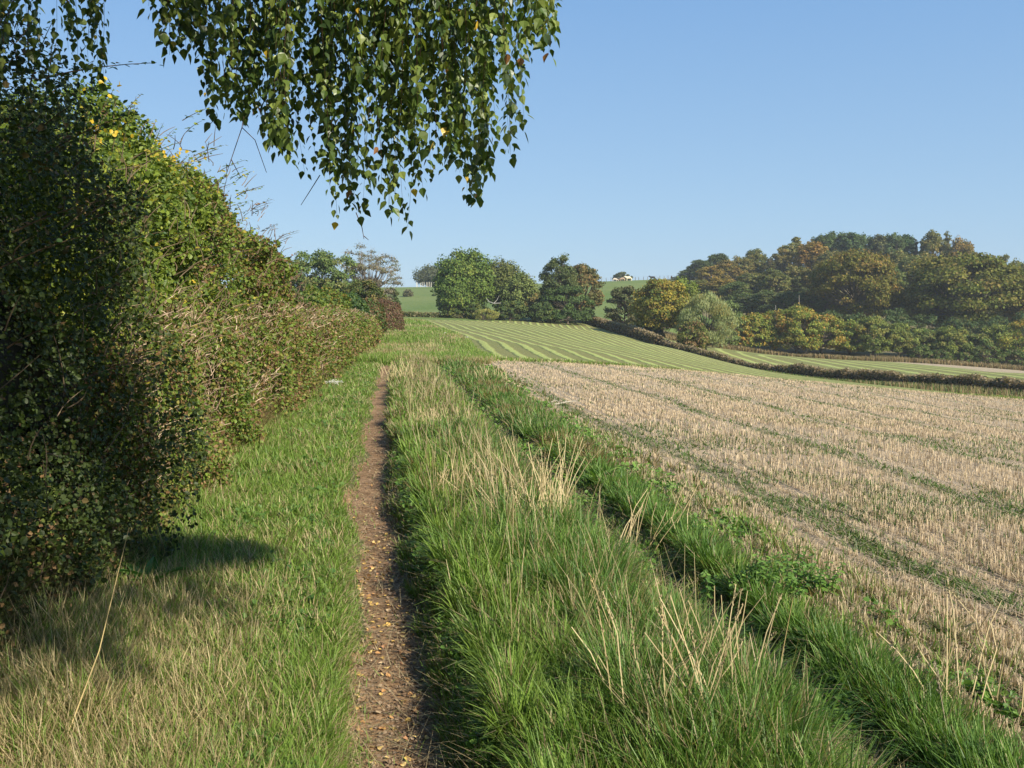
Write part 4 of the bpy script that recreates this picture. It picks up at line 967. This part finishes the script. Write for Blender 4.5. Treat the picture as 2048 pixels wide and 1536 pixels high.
tree_px("hawthorn_tree", "greenish bush peering over the right shoulder of the silver willow", 'shrub', 1455, 598, 182, 60, 5000, .3, [(.11, .15, .05), (.14, .17, .06)], [1, 1], 25, low=0)

# tall bushy hedge below the wood
hb = [(1478, 632, 46, 0), (1510, 628, 62, 1), (1550, 622, 70, 0), (1595, 612, 84, 1), (1645, 625, 78, 0), (1700, 642, 72, 1), (1748, 634, 78, 2), (1800, 645, 74, 2), (1850, 660, 66, 3),
      (1900, 655, 78, 2), (1950, 668, 66, 3), (1995, 650, 74, 2), (2045, 640, 90, 1), (2110, 650, 90, 2)]
pals = [([(.15, .16, .03), (.21, .15, .03), (.25, .14, .035), (.11, .14, .028)], [3, 3, 2, 3]), ([(.12, .15, .028), (.17, .16, .03), (.22, .15, .03), (.09, .125, .025)], [3, 3, 2, 2]),
        ([(.12, .14, .03), (.15, .14, .035), (.09, .115, .028)], [3, 2, 3]), ([(.10, .115, .035), (.13, .12, .04), (.08, .12, .03)], [2, 2, 3])]
labs = ["smallest orange-topped bush next to the silver willow", "orange and green bush in the hedge below the wood, second from the willow", "orange-topped bush beneath the pale bare trunks of the wood",
        "tallest orange-green bush in the hedge below the wood", "bush in the hedge between the tallest one and the first round oak", "green-gold bush under the first round oak", "wide olive bush under the gap between the round oaks",
        "olive bush left of the second round oak's shadow", "short grey-green bush at the left foot of the second round oak", "olive bush under the middle of the second round oak", "low dull bush right under the second round oak",
        "darker bush where the hedge meets the right picture side", "orange-brown bush at the right end of the hedge below the wood", "last bush of the hedge below the wood"]
for k, (px, pyt, wpx, pi) in enumerate(hb[:-1]):
    tree_px("hedgerow_bush", labs[k], 'shrub', px, pyt, 201 + (k % 3), wpx * 1.2, 12000, .29, *(lambda c, w: ([tuple(1.3 * v for v in q) for q in c], w))(*pals[pi]), 40 + k, "bushes of the tall hedge below the wood", low=0, cat="bush")
for k, (px, pyt, wpx) in enumerate([(1840, 690, 40), (1880, 700, 50), (1975, 690, 60), (2030, 700, 60), (1925, 705, 44)]):
    tree_px("scrub_bush", ["low scrub bush left of the darkest spot under the tall hedge", "dark green scrub bush low under the second round oak", "green scrub bush in front of the hedge near the pale straw", "dark scrub bush by the right end of the pale straw", "tiny scrub bush between the dark one and the pale straw"][k],
            'shrub', px, pyt, 196, wpx, 2600, .28, [(.08, .12, .03), (.11, .13, .04), (.13, .10, .05)], [3, 2, 1], 60 + k, "scrub in front of the tall hedge", low=0, cat="bush")

fill = ["beneath the rust-red beech, behind the orange bushes", "just left of the first round oak's foot", "at the first round oak's foot, behind the hedge", "in the low gap between the two round oaks", "at the left foot of the second round oak",
        "at the middle foot of the second round oak", "at the right foot of the second round oak", "behind the right end of the hedge below the wood"]
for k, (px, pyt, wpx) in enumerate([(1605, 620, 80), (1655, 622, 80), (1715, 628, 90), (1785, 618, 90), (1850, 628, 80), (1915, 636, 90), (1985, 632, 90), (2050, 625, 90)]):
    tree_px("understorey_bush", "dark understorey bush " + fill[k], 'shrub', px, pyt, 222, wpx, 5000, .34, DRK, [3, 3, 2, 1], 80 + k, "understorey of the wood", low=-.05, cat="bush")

# the wood: a few full-size models, copied with their own size, turn and tint
TMPL = {}
def model(kind, H, W, n, leaf, cols, wts, seed, low):
    gf, gl = crown(kind, H, W, int(n * 1.35), leaf * .92, cols, wts, seed, low=low)
    a = gf.build("crown", M_tree, None, link=False); b = gl.build("trunk", M_wood, None, link=False); return (a, b, H, W)
NEU = [(.10, .12, .04), (.13, .14, .045), (.16, .14, .05), (.08, .10, .035)]
TMPL['b1'] = model('tall', 17, 10, 9000, .42, NEU, [3, 3, 2, 2], 101, .05); TMPL['b2'] = model('tall', 17, 9, 9000, .40, NEU, [3, 2, 3, 2], 102, .08)
TMPL['b3'] = model('ash', 17, 10, 9000, .38, NEU, [3, 3, 2, 1], 103, .1)
TMPL['p1'] = model('tall', 18, 9, 8000, .42, [(.075, .095, .038), (.095, .11, .045), (.06, .075, .03)], [3, 2, 2], 104, .25); TMPL['p2'] = model('tall', 18, 8, 8000, .42, [(.075, .095, .038), (.095, .11, .045), (.06, .075, .03)], [3, 2, 2], 105, .2)
TMPL['c1'] = model('cone', 18, 7, 7000, .40, [(.10, .11, .05), (.13, .12, .05), (.08, .10, .04)], [3, 2, 2], 106, .1); TMPL['c2'] = model('cone', 18, 5.5, 6000, .36, [(.06, .085, .04), (.08, .10, .045)], [3, 2], 107, .1)
TMPL['o1'] = model('round', 16, 20, 26000, .42, OAK, [3, 3, 2.5, 1.5, 2.5], 108, .06)
N1, DK, BR, OR, GY, BG = (1, 1, 1), (.62, .72, .72), (1.25, .98, .85), (1.75, .95, .7), (1.05, .98, 1.05), (.88, .96, .82)
wd = [  # px, top, Y, width px, model, tint, label
    (1357, 553, 395, 30, 'b3', BG, "smallest blue-green tree at the low end of the wood on the skyline"),
    (1378, 540, 385, 40, 'b1', BG, "second skyline tree of the wood, blue-green, beside the smallest"),
    (1400, 520, 370, 50, 'p1', BG, "dark blue-green pine above the yellow-green crown"),
    (1418, 532, 330, 48, 'b2', (1.45, 1.05, .8), "orange-brown tree in front of the first dark pine"),
    (1436, 507, 375, 46, 'p2', BG, "dark pine poking up between two orange-brown trees"),
    (1455, 522, 340, 50, 'b1', (1.4, 1.0, .85), "pinkish brown tree right of the second dark pine"),
    (1482, 512, 345, 50, 'b2', (1.1, 1.0, .9), "olive-grey pointed tree right of the pinkish brown one"),
    (1512, 500, 350, 48, 'b1', (1.05, 1.0, .9), "olive tree with a twiggy top, lower than the skyline birch"),
    (1540, 512, 335, 44, 'c1', (1.1, .95, .85), "narrow brown-green tree in the dip of the skyline"),
    (1562, 492, 340, 46, 'b3', BR, "thin brown tree just left of the open-crowned birch"),
    (1588, 468, 345, 58, 'b3', (1.25, 1.1, 1.05), "open-crowned birch on the skyline left of the rust-red beech"),
    (1626, 480, 330, 66, 'b2', (1.4, .9, .68), "rust-red beech, the reddest tree of the wood"),
    (1640, 470, 365, 50, 'p1', BG, "pine crown showing above the rust-red beech"),
    (1672, 463, 365, 66, 'p1', (.95, 1.1, .95), "broad rounded pine, highest at the middle of the wood"),
    (1706, 464, 360, 52, 'p2', (.9, 1.1, 1), "pine right of the broad rounded one"),
    (1732, 470, 362, 46, 'p1', (.85, 1, 1), "third pine of the top row"),
    (1758, 468, 360, 46, 'p2', (1.1, .95, .95), "brownish pine of the top row"),
    (1786, 466, 358, 44, 'p1', (1, 1.15, 1.05), "blue-green pine of the top row left of the dark spruces"),
    (1810, 468, 360, 44, 'p2', (.8, 1.1, 1), "greenish pine touching the dark spruces"),
    (1832, 474, 356, 26, 'c2', (.6, .7, .75), "left one of two thin dark spruces on the skyline"),
    (1845, 472, 352, 26, 'c2', (.6, .7, .75), "right one of two thin dark spruces on the skyline"),
    (1868, 464, 350, 50, 'b1', (1.25, 1.05, .85), "brown broad-headed tree right of the thin dark spruces"),
    (1895, 458, 352, 40, 'c1', (1.1, 1.05, .85), "tallest pointed conifer at the right of the skyline"),
    (1920, 473, 345, 50, 'b2', (1.25, .92, .8), "reddish tree right of the tallest pointed one"),
    (1940, 485, 340, 44, 'b3', (1.35, .95, .85), "ragged brown tree at the right end of the high part of the wood"),
    (1978, 522, 320, 50, 'b1', (1.0, 1.0, .9), "low grey-green tree in the notch of the skyline"),
    (2012, 502, 300, 52, 'b3', (1.2, 1.1, 1.1), "grey twiggy birch standing right of the skyline notch"),
    (2045, 518, 290, 56, 'b2', (1.0, 1.05, .9), "greenish tree at the right side beyond the twiggy birch"),
    (1400, 562, 300, 56, 'b1', (1.1, 1.0, .8), "middle-row olive tree above the silver willow, left"),
    (1436, 555, 290, 56, 'b2', (1.3, 1.0, .75), "middle-row tree with brown tint above the silver willow"),
    (1470, 565, 280, 58, 'b1', (.8, .92, .8), "dark green middle-row tree right above the silver willow"),
    (1505, 545, 290, 60, 'b2', (.95, .95, .9), "grey-olive middle-row tree above the orange-topped bushes"),
    (1548, 540, 285, 60, 'b1', (1.0, .95, .85), "dull olive middle-row tree under the dip of the skyline"),
    (1592, 530, 290, 62, 'b2', (.95, .9, .85), "dull middle-row tree under the open-crowned birch"),
    (1640, 530, 285, 62, 'b1', (1.15, .9, .85), "brownish middle-row tree under the rust-red beech"),
    (1665, 500, 310, 56, 'b2', (1.0, .92, .95), "grey-brown tree between the rust-red beech and the first round oak"),
    (1800, 500, 315, 60, 'b2', (.95, .95, .85), "grey-green tree behind the gap of the round oaks"),
    (1780, 530, 290, 60, 'b1', (.85, .95, .85), "dark grey-green tree right of the first round oak"),
    (1825, 515, 300, 64, 'b1', (.95, .95, .85), "grey-green tree left of the second round oak's top"),
    (1850, 505, 315, 56, 'b2', (1.05, .95, .85), "brownish tree rising behind the second round oak's left side"),
    (1960, 545, 290, 60, 'b2', (1.0, 1.0, .8), "olive tree behind the second round oak's right side"),
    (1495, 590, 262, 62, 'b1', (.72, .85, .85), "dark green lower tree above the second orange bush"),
    (1535, 580, 258, 60, 'b2', (.70, .85, .88), "dark blue-green lower tree in the front line of the wood"),
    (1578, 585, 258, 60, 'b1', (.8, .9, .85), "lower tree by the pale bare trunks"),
    (1620, 575, 262, 58, 'b2', (.75, .85, .8), "dull dark lower tree left of the first round oak"),
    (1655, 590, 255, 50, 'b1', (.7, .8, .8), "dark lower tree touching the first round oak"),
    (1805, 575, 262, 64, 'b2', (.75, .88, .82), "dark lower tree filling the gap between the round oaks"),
    (2020, 560, 262, 80, 'b1', (1.1, 1.0, .8), "olive tree low at the right side behind the hedge"),
    (2055, 590, 240, 80, 'b2', (1.15, .98, .75), "brown-olive tree lowest at the right side"),
]
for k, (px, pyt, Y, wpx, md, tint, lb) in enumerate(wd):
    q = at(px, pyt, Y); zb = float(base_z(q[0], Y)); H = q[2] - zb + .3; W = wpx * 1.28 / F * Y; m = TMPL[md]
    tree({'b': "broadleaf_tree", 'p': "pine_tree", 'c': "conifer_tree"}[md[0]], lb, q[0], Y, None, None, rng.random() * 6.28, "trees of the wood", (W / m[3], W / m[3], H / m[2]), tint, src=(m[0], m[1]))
m = TMPL['o1']
for px, pyt, Y, wpx, tint, lb in ((1712, 508, 246, 178, (1.15, .98, .85), "first round oak in front of the wood, orange-tinged"), (1925, 514, 240, 250, (1.0, 1.0, .85), "second and larger round oak in front of the wood, olive green")):
    q = at(px, pyt, Y); zb = float(base_z(q[0], Y)); H = q[2] - zb + .3; W = wpx * 1.08 / F * Y
    tree("round_oak", lb, q[0], Y, None, None, 1.0 if px < 1800 else 4.0, "round oaks in front of the wood", (W / m[3], W / m[3], H / m[2]), tuple(v * .84 for v in tint), src=(m[0], m[1]))
for px, y0, y1, Y, lb in ((1551, 640, 610, 215, "pale bare trunk showing above the orange-topped bushes"), (1598, 620, 590, 225, "pale bare trunk under the rust-red beech")):
    a = at(px, 660, Y); a[2] = float(base_z(a[0], Y)); b = at(px, y1, Y)
    single_stem("dead_tree", [a, (a + b) / 2 + np.array((.1, 0, 0)), b], .13, lb, "dead tree", M_wood, (.30, .27, .22), r1=.06)

# ------------------------------------------------------------------ clipped hedges beyond the field
def run_hedge(name, label, pts, h, wd_, n, cols, wts, leaf, topc=None, seed=0, ragged=.15):
    pts = np.array(pts); L = np.concatenate([[0], np.cumsum(np.hypot(*np.diff(pts, axis=0).T))]); o = pts[len(pts) // 2]; z_o = float(base_z(o[0], o[1]))
    t = tag(empty(name, (o[0], o[1], z_o)), label, "hedge")
    dens = np.interp(np.linspace(0, L[-1], 200), L, 1 / np.maximum(pts[:, 1], 40) ** .7); cs = np.cumsum(dens); cs /= cs[-1]
    s = np.interp(rng.random(n), cs, np.linspace(0, L[-1], 200)); x = np.interp(s, L, pts[:, 0]); y = np.interp(s, L, pts[:, 1])
    e = .5; dx = np.interp(s + e, L, pts[:, 0]) - np.interp(s - e, L, pts[:, 0]); dy = np.interp(s + e, L, pts[:, 1]) - np.interp(s - e, L, pts[:, 1]); nn = unit(np.stack([-dy, dx], -1))
    hh = (h if not callable(h) else h(s / L[-1])) * (1 + ragged * 2 * (fbm(s, s * 0, 6, seed) - .5) + ragged * (vn(s, s * 0, .9, seed + 2) - .5))
    a = rng.random(n) * math.pi; off = np.cos(a); up = np.sin(a) ** .5; inn = 1 - rng.exponential(.12, n).clip(0, .8)
    wv = wd_ * (1 + .3 * (vn(s, up * 3, 1.5, seed + 5) - .5))
    X = x + nn[:, 0] * off * wv * .5 * inn; Y = y + nn[:, 1] * off * wv * .5 * inn; Z = base_z(X, Y) + hh * up * inn
    N = np.stack([nn[:, 0] * off, nn[:, 1] * off, up], -1) + .7 * rdir(n)
    c = np.array(cols)[rng.choice(len(cols), n, p=np.array(wts) / sum(wts))] * (.7 + .6 * rng.random(n))[:, None]
    if topc is not None: tt = sstep(.80, .97, up * inn); c = c * (1 - tt[:, None]) + np.array(topc) * (.8 + .4 * rng.random(n))[:, None] * tt[:, None]
    g = Geo(); cards(g, DIAMOND, np.stack([X, Y, Z], -1), rdir(n) + (0, 0, .3), N, leaf * (.6 + .8 * rng.random(n)) * (Y / 120) ** .6, c); f = g.build("foliage", M_leaf, t)
    f.location = -np.array(t.location)
    g = Geo(); K = 150; ss = np.linspace(0, L[-1], K); xx = np.interp(ss, L, pts[:, 0]); yy = np.interp(ss, L, pts[:, 1])
    hk = h if not callable(h) else h(ss / L[-1])
    tube(g, np.stack([xx, yy, base_z(xx, yy) + hk * .38], -1), wd_ * .30, np.array((.035, .03, .02)), 6); b = g.build("dark_core", M_wood, t); b.location = -np.array(t.location)  # plain near-black tube for the dark inside of the hedge
    return t
HC = [(.16, .115, .06), (.19, .135, .075), (.11, .11, .04), (.23, .17, .10)]
run_hedge("clipped_hedge", "brown clipped hedge descending from the middle clump to the golden oak", _hp[:5] + [(0, 0)], 1.55, 1.7, 14000, HC, [3, 3, 2, 1], .26, (.34, .27, .17), 1, .1)
run_hedge("clipped_hedge", "long brown clipped hedge curving from the silver willow to the right side", np.vstack([at(1328, 693, 155)[:2], _hp[5:12], (60, 52)]), lambda f: np.interp(f, [0, .5, 1], [1.15, 1.25, 1.35]), 1.7, 42000, HC, [3, 3, 2.5, 1.5], .22, (.33, .26, .16), 2, .30)
run_hedge("low_hedge", "low hedge along the top left edge of the mown field", [at(760, 636, 176)[:2], at(810, 636, 178)[:2], at(870, 637, 180)[:2], at(930, 640, 180)[:2], at(1000, 640, 184)[:2]], .75, 1.2, 5000, [(.10, .12, .04), (.16, .15, .06), (.22, .18, .10)], [3, 2, 1], .28, (.26, .24, .12), 3, .35)
# tall weeds in front of the near end of the long hedge
g = Geo(); n = 16000
s = rng.random(n); yy = 56 + s * 90; xx = x_hedge2(yy) - 1.0 - np.abs(rng.normal(0, .7, n)) * (1 + 1.3 * sstep(100, 66, yy)); c = lerp((.22, .15, .08), (.34, .27, .13), rng.random(n)); gm = rng.random(n) < .35 + .4 * sstep(80, 110, yy); c[gm] = np.array((.12, .19, .04)) * .9
blades(g, ground_pts(xx, yy), rng.random(n) * 6.28, rng.random(n) * .3, rng.random(n) * .8, (.2 + .45 * rng.random(n)) * (.5 + .6 * sstep(110, 70, yy)), .06 * (yy / 80) ** .7, c * .8, c, seg=2)
n = 16000; xx = 28 + 75 * rng.random(n); yy = 177 + 15 * rng.random(n) ** 1.5; c = lerp((.30, .20, .10), (.16, .15, .05), rng.random(n))
blades(g, np.stack([xx, yy, base_z(xx, yy)], -1), rng.random(n) * 6.28, rng.random(n) * .3, rng.random(n) * .6, .4 + .9 * rng.random(n) * fbm(xx, yy, 7, 3), .16, c * .8, c, seg=2)
tag(g.build("rank_weeds", M_dry), "rank brown weeds and grass along the far hedge and below the wood", "weeds", None, "stuff")

# ------------------------------------------------------------------ hilltop fence, pole and cattle
def post_fence(name, label, px0, px1, Y, n, col, h=1.2, seedz=0):
    a = at(px0, 570, Y)[:2]; b = at(px1, 570, Y)[:2]; t = tag(empty(name, (a[0], a[1], float(base_z(*a)))), label, "fence"); z0 = t.location.z; P = []
    for i in range(n):
        f = i / (n - 1); x = a[0] + (b[0] - a[0]) * f + rng.normal(0, .2); z = float(base_z(x, Y)) - z0; g = Geo(); hh = h * (.9 + .25 * rng.random())
        tube(g, [(x - a[0], 0, z - .3), (x - a[0] + rng.normal(0, .05), 0, z + hh)], [.11, .09], np.array(col) * (.8 + .4 * rng.random()), 6); g.build("post", M_wood, t); P.append((x - a[0], 0, z))
    P = np.array(P)
    for k in (.5, .95):
        g = Geo(); tube(g, P + (0, .02, h * k), .018, np.array((.3, .3, .3)), 3); g.build("wire", M_wood, t)
post_fence("white_post_fence", "pale close-set fence posts on the skyline under the spreading tree", 833, 880, 418, 13, (.62, .57, .48), 1.9)
post_fence("skyline_fence", "thin dark fence posts on the skyline right of the cows", 1196, 1352, 421, 20, (.16, .14, .12), 1.5)
def power_pole(px, Y, pyt):
    a = at(px, 570, Y); zb = float(base_z(a[0], Y)); q = at(px, pyt, Y); h = q[2] - zb
    t = tag(empty("power_pole", (a[0], Y, zb)), "wooden power pole with crossbars in the gap of the middle clump", "utility pole"); c = np.array((.14, .12, .10))
    g = Geo(); tube(g, [(0, 0, -.5), (0, 0, h)], [.22, .15], c, 8); g.build("pole", M_wood, t)
    g = Geo(); tube(g, [(-1.6, 0, h - .3), (1.6, 0, h - .3)], .12, c, 4); g.build("crossbar", M_wood, t)
    g = Geo(); tube(g, [(-1.0, 0, h - 1.9), (1.0, 0, h - 1.9)], .10, c, 4); g.build("crossbar", M_wood, t)
    for x_ in (-1.3, 0, 1.3):
        g = Geo(); tube(g, [(x_, 0, h - .2), (x_, 0, h + .15)], [.07, .05], np.array((.3, .3, .3)), 5); g.build("insulator", M_wood, t)
power_pole(1060, 450, 551)
def cow(px, Y, label, col, rz, s=1.0, lying=False, graze=False):
    p = at(px, 565, Y); z = float(base_z(p[0], Y)); t = tag(empty("cow", (p[0], Y, z), rz), label, "cow", "cattle on the skyline"); t.scale = (s, s, s)
    lz = -.62 if lying else 0
    hd = (1.45, 0, .55) if graze else (1.45, 0, 1.55)
    V = [(0, 0, 1.05), (.45, 0, 1.08), (.85, 0, 1.15), (1.15, 0, 1.3 if not graze else .95), hd, (hd[0] + .35, 0, hd[2] - .22), (-.45, 0, 1.1), (-.8, 0, 1.15), (-.92, 0, .9), (-.95, .03, .5)]
    E = [(0, 1), (1, 2), (2, 3), (3, 4), (4, 5), (0, 6), (6, 7), (7, 8), (8, 9)]; R = [.42, .42, .36, .23, .17, .10, .40, .30, .05, .03]
    V = [(a, b, c + lz) for a, b, c in V]
    for sx, sy, par in ((.72, .2, 2), (.72, -.2, 2), (-.72, .2, 7), (-.72, -.2, 7)):
        i = len(V)
        if lying: V += [(sx, sy * 1.5, .25), (sx + .25, sy * 1.8, .1), (sx + .45, sy * 1.6, .07)]
        else: V += [(sx, sy, .75), (sx + (.03 if sx > 0 else -.08), sy, .40), (sx, sy, .03)]
        E += [(par, i), (i, i + 1), (i + 1, i + 2)]; R += [.16, .085, .07]
    for sy in (1, -1): V.append((hd[0] - .06, sy * .26, hd[2] + lz + .10)); E.append((4, len(V) - 1)); R.append(.05)
    me = bpy.data.meshes.new("body"); me.from_pydata(V, E, []); o = bpy.data.objects.new("body", me); C.objects.link(o); o.parent = t
    sk = o.modifiers.new("skin", 'SKIN'); ss = o.modifiers.new("sub", 'SUBSURF'); ss.levels = ss.render_levels = 1
    for i, r_ in enumerate(R): me.skin_vertices[0].data[i].radius = (r_, r_)
    me.skin_vertices[0].data[0].use_root = True
    m_, t_, p_, _o = newmat("cow_coat"); nz = t_.nodes.new("ShaderNodeTexNoise"); nz.inputs["Scale"].default_value = 1.4; rp = t_.nodes.new("ShaderNodeValToRGB")
    rp.color_ramp.elements[0].color = (*[v * .8 for v in col], 1); rp.color_ramp.elements[1].color = (*col, 1); t_.links.new(nz.outputs[0], rp.inputs[0]); t_.links.new(rp.outputs[0], p_.inputs["Base Color"]); p_.inputs["Roughness"].default_value = .85
    me.materials.append(m_); return t
cow(1258, 412, "large cream cow standing on the skyline in front of the dome-shaped tree", (.85, .74, .52), 3.3, 1.25)
cow(1245, 409, "tan cow grazing just left of the large cream one", (.50, .34, .22), 3.0, 1.05, graze=True)
cow(1229, 408, "pale pinkish cow at the left of the three by the dome-shaped tree", (.62, .52, .42), .2, 1.0, graze=True)
cow(1306, 412, "black cow on the skyline between the fence posts and the golden oak", (.02, .018, .016), 3.2, 1.1)
cow(1343, 414, "dark upright animal on the skyline at the edge of the wood", (.05, .03, .03), 1.4, .95)

# ------------------------------------------------------------------ the birch over the camera
bt = tag(empty("birch_tree", (-1.6, -.8, 0)), "birch with pendulous leafy branches hanging into the top of the picture", "tree")
OFF = np.array((-1.6, -.8, 0))
gtr = Geo(); zb = np.linspace(0, 1, 9)
tube(gtr, np.stack([-.15 * np.sin(zb * 3) , .3 * zb, zb * 9.5 - .2], -1), .17 * (1.15 - zb), np.array((.55, .52, .48)), 12); gtr.build("trunk", M_wood, bt)
out_x = [300, 318, 330, 350, 372, 392, 405, 418, 440, 462, 485, 505, 535, 560, 585, 605, 630, 650, 668, 700, 735, 770, 800, 822, 838, 862, 890, 915, 940, 962, 975, 1000, 1025, 1040, 1050, 1062, 1085, 1105, 1115]
out_y = [5, 60, 110, 85, 100, 60, 200, 240, 245, 225, 240, 215, 260, 300, 320, 345, 330, 375, 435, 415, 425, 430, 430, 455, 380, 350, 330, 345, 390, 400, 330, 290, 310, 240, 150, 110, 90, 110, 20]
gs, glf = Geo(), Geo()
BC = [(.075, .125, .024), (.12, .17, .035), (.21, .26, .06), (.045, .08, .02)]
def strand(P, leafstep, size, gl_, gs_, yel=.005, taper=.0016):
    """hanging twig through points P with alternate dangling leaves"""
    L = np.linalg.norm(np.diff(P, axis=0), axis=1); cum = np.concatenate([[0], np.cumsum(L)]); tot = cum[-1]
    tube(gs_, P - OFF, np.linspace(taper, taper * .35, len(P)), np.array((.12, .07, .045)), 3)
    k = max(2, int(tot / leafstep)); s = np.linspace(.08, 1, k) * tot; Q = np.stack([np.interp(s, cum, P[:, i]) for i in range(3)], -1)
    a = rng.random() * 6 + np.arange(k) * 2.6 + rng.normal(0, .5, k); dd = np.stack([np.cos(a), np.sin(a), -.5 - rng.random(k)], -1); pet = .012 + .012 * rng.random(k)
    B = Q + unit(dd) * pet[:, None]
    T = np.stack([np.cos(a) * .45, np.sin(a) * .45, -1 + 0 * a], -1) + rng.normal(0, .28, (k, 3)); N = np.stack([np.cos(a), np.sin(a), .45 + 0 * a], -1) + rdir(k) * .6
    c = np.array(BC)[rng.choice(4, k, p=[.3, .32, .2, .18])] * (.75 + .5 * rng.random(k))[:, None]; yl = rng.random(k) < yel; c[yl] = (.62, .42, .05); br = rng.random(k) < .008; c[br] = (.32, .15, .06)
    cards(gl_, BIRCH, B - OFF, T, N, size * (.45 + .8 * rng.random(k)), c, .88)
def hang(px, py_end, Y, side=0.0, size=.040, step=.021):
    e = at(px, py_end, Y); ztop = EYE + .335 * Y + rng.uniform(.12, .95); l = max(.25, ztop - e[2]); n = 8; s = np.linspace(0, 1, n)
    x0 = e[0] + side * l * .35 + rng.normal(0, .03); y0 = e[1] + rng.normal(0, .12)
    bx = x0 + (e[0] - x0) * s ** 1.6 + .02 * np.sin(s * 5 + px); by = y0 + (e[1] - y0) * s; bz = ztop + (e[2] - ztop) * s
    strand(np.stack([bx, by, bz], -1), step, size, glf, gs)
for i in range(33):            # sprays: bunches of strands from one side branch
    pxc = 315 + (i + rng.random()) / 33 * 785; Yc = rng.uniform(3.8, 4.7); fc = 1 - (rng.random() ** 1.4) * .75; sd_ = rng.normal(0, .12) + (.2 if pxc < 500 else -.08)
    for j in range(rng.integers(4, 9)):
        px = pxc + rng.normal(0, 26); lim = float(np.interp(px, out_x, out_y, left=0, right=0))
        if lim < 15: continue
        f = np.clip(fc + rng.normal(0, .10), .1, 1.0); hang(px, lim * f - 6, Yc + rng.normal(0, .10), side=sd_, size=.043)
for px, lim in zip(out_x, out_y):     # the strands that draw the lower outline
    if lim > 40: hang(px, lim, rng.uniform(3.9, 4.8), side=rng.normal(0, .1))
for i in range(26):                   # the near top left corner
    px = rng.uniform(-40, 205); hang(px, rng.uniform(30, 150) if px > 40 else rng.uniform(40, 200), rng.uniform(4.2, 5.4), size=.040)
for px in (148, 185, 203): hang(px, 168 if px > 160 else 150, 4.4)
# bare twigs
for pts in ([(492, 205), (484, 255), (462, 320), (450, 356)], [(484, 255), (510, 280), (533, 345)], [(462, 318), (480, 352)], [(712, 425), (724, 455), (728, 478)], [(728, 472), (737, 480)], [(640, 350), (618, 385), (602, 410)]):
    P = np.array([at(a, b, 4.3) for a, b in pts]) - OFF; tube(gs, P, np.linspace(.0022, .0012, len(P)), np.array((.10, .065, .05)), 4)
# boughs above the picture carrying the hanging strands
gb = Geo(); boughs = []
for i in range(26):
    az = rng.uniform(-math.pi, math.pi) if i > 6 else rng.uniform(.5, 2.0); z0 = 3.0 + 5.5 * rng.random(); rr = rng.uniform(2.5, 5.0) * (1.1 - .06 * z0)
    s = np.linspace(0, 1, 7); P = np.stack([np.cos(az) * rr * s, .3 * z0 / 9 + np.sin(az) * rr * s, z0 + 1.2 * np.sin(s * 2.2) - .3 * s], -1); wp = P + OFF
    if np.any((wp[:, 1] > 1) & (wp[:, 2] < EYE + .35 * wp[:, 1] + .15)): P[:, 2] += 1.0
    tube(gb, P, np.linspace(.05, .01, 7), np.array((.22, .17, .14)), 6)
gb.build("boughs", M_wood, bt)
gs.build("hanging_twigs", M_wood, bt); glf.build("hanging_leaves", M_birch, bt)
gc, gcs = Geo(), Geo(); n = 20000; cnt = 0
for i in range(n):
    x = rng.uniform(-6, 3.6); y = rng.uniform(-5.5, 5.2); z = 3.1 + 6.5 * rng.random() ** 1.3
    a = x * SUN_H[0] + y * SUN_H[1]; w_ = -x * SUN_H[1] + y * SUN_H[0]; ag = a - z / math.tan(SUN_EL)
    lowest = z - .55
    if y > 0 and lowest < EYE + .36 * y + .15: continue
    if ag > (-4.75 if w_ < 2.1 else -5.35) or ag < -12.6 or w_ > 2.95 or w_ < -4 or math.hypot(x + 1.2, y - .2) > 5.4 - .35 * (z - 3): continue  # unseen crown, shaped so its shadow falls on the near hedge
    if w_ > 2.1 and -8.6 < ag < -6.3: continue
    cnt += 1; s = np.linspace(0, 1, 4); P = np.stack([x + .1 * s * rng.normal(), y + .1 * s * rng.normal(), z - .5 * s], -1)
    strand(P, .035, .062, gc, gcs)
k_ = 0
while k_ < 340:      # unseen strands added to throw the shade patch on the turf beside the hedge
    z = 3.25 + 3.2 * rng.random(); ag = rng.uniform(-6.8, -5.7); w_ = rng.uniform(2.7, 4.0); a = ag + z / math.tan(SUN_EL)
    if (ag + 6.3) ** 2 / .20 + (w_ - 3.2) ** 2 / .28 > 1.0: continue
    x = a * SUN_H[0] - w_ * SUN_H[1]; y = a * SUN_H[1] + w_ * SUN_H[0]
    if z - .35 < EYE + .36 * y + .12: continue
    s = np.linspace(0, 1, 4); strand(np.stack([x + 0 * s, y + 0 * s, z - .3 * s], -1), .03, .06, gc, gcs); k_ += 1
gc.build("crown", M_birch, bt); gcs.build("crown_twigs", M_wood, bt)
print("crown strands", cnt)

# ------------------------------------------------------------------ air
hz, ht, hp, ho = newmat("haze")
ht.nodes.remove(hp); pv = ht.nodes.new("ShaderNodeVolumePrincipled"); pv.inputs["Color"].default_value = (.80, .88, 1, 1); pv.inputs["Density"].default_value = HAZE
ht.links.new(pv.outputs[0], ho.inputs["Volume"])
xs, ys, zs = (-760, 760), (-75, 915), (float(V[:, 2].min()) - 1.0, 40.0)
Vh = [(x, y, z) for x in xs for y in ys for z in zs]
tag(mesh("haze", Vh, [(0, 1, 3, 2), (4, 6, 7, 5), (0, 4, 5, 1), (2, 3, 7, 6), (0, 2, 6, 4), (1, 5, 7, 3)], hz), "thin blue haze in the air over the fields", None, None, "stuff")
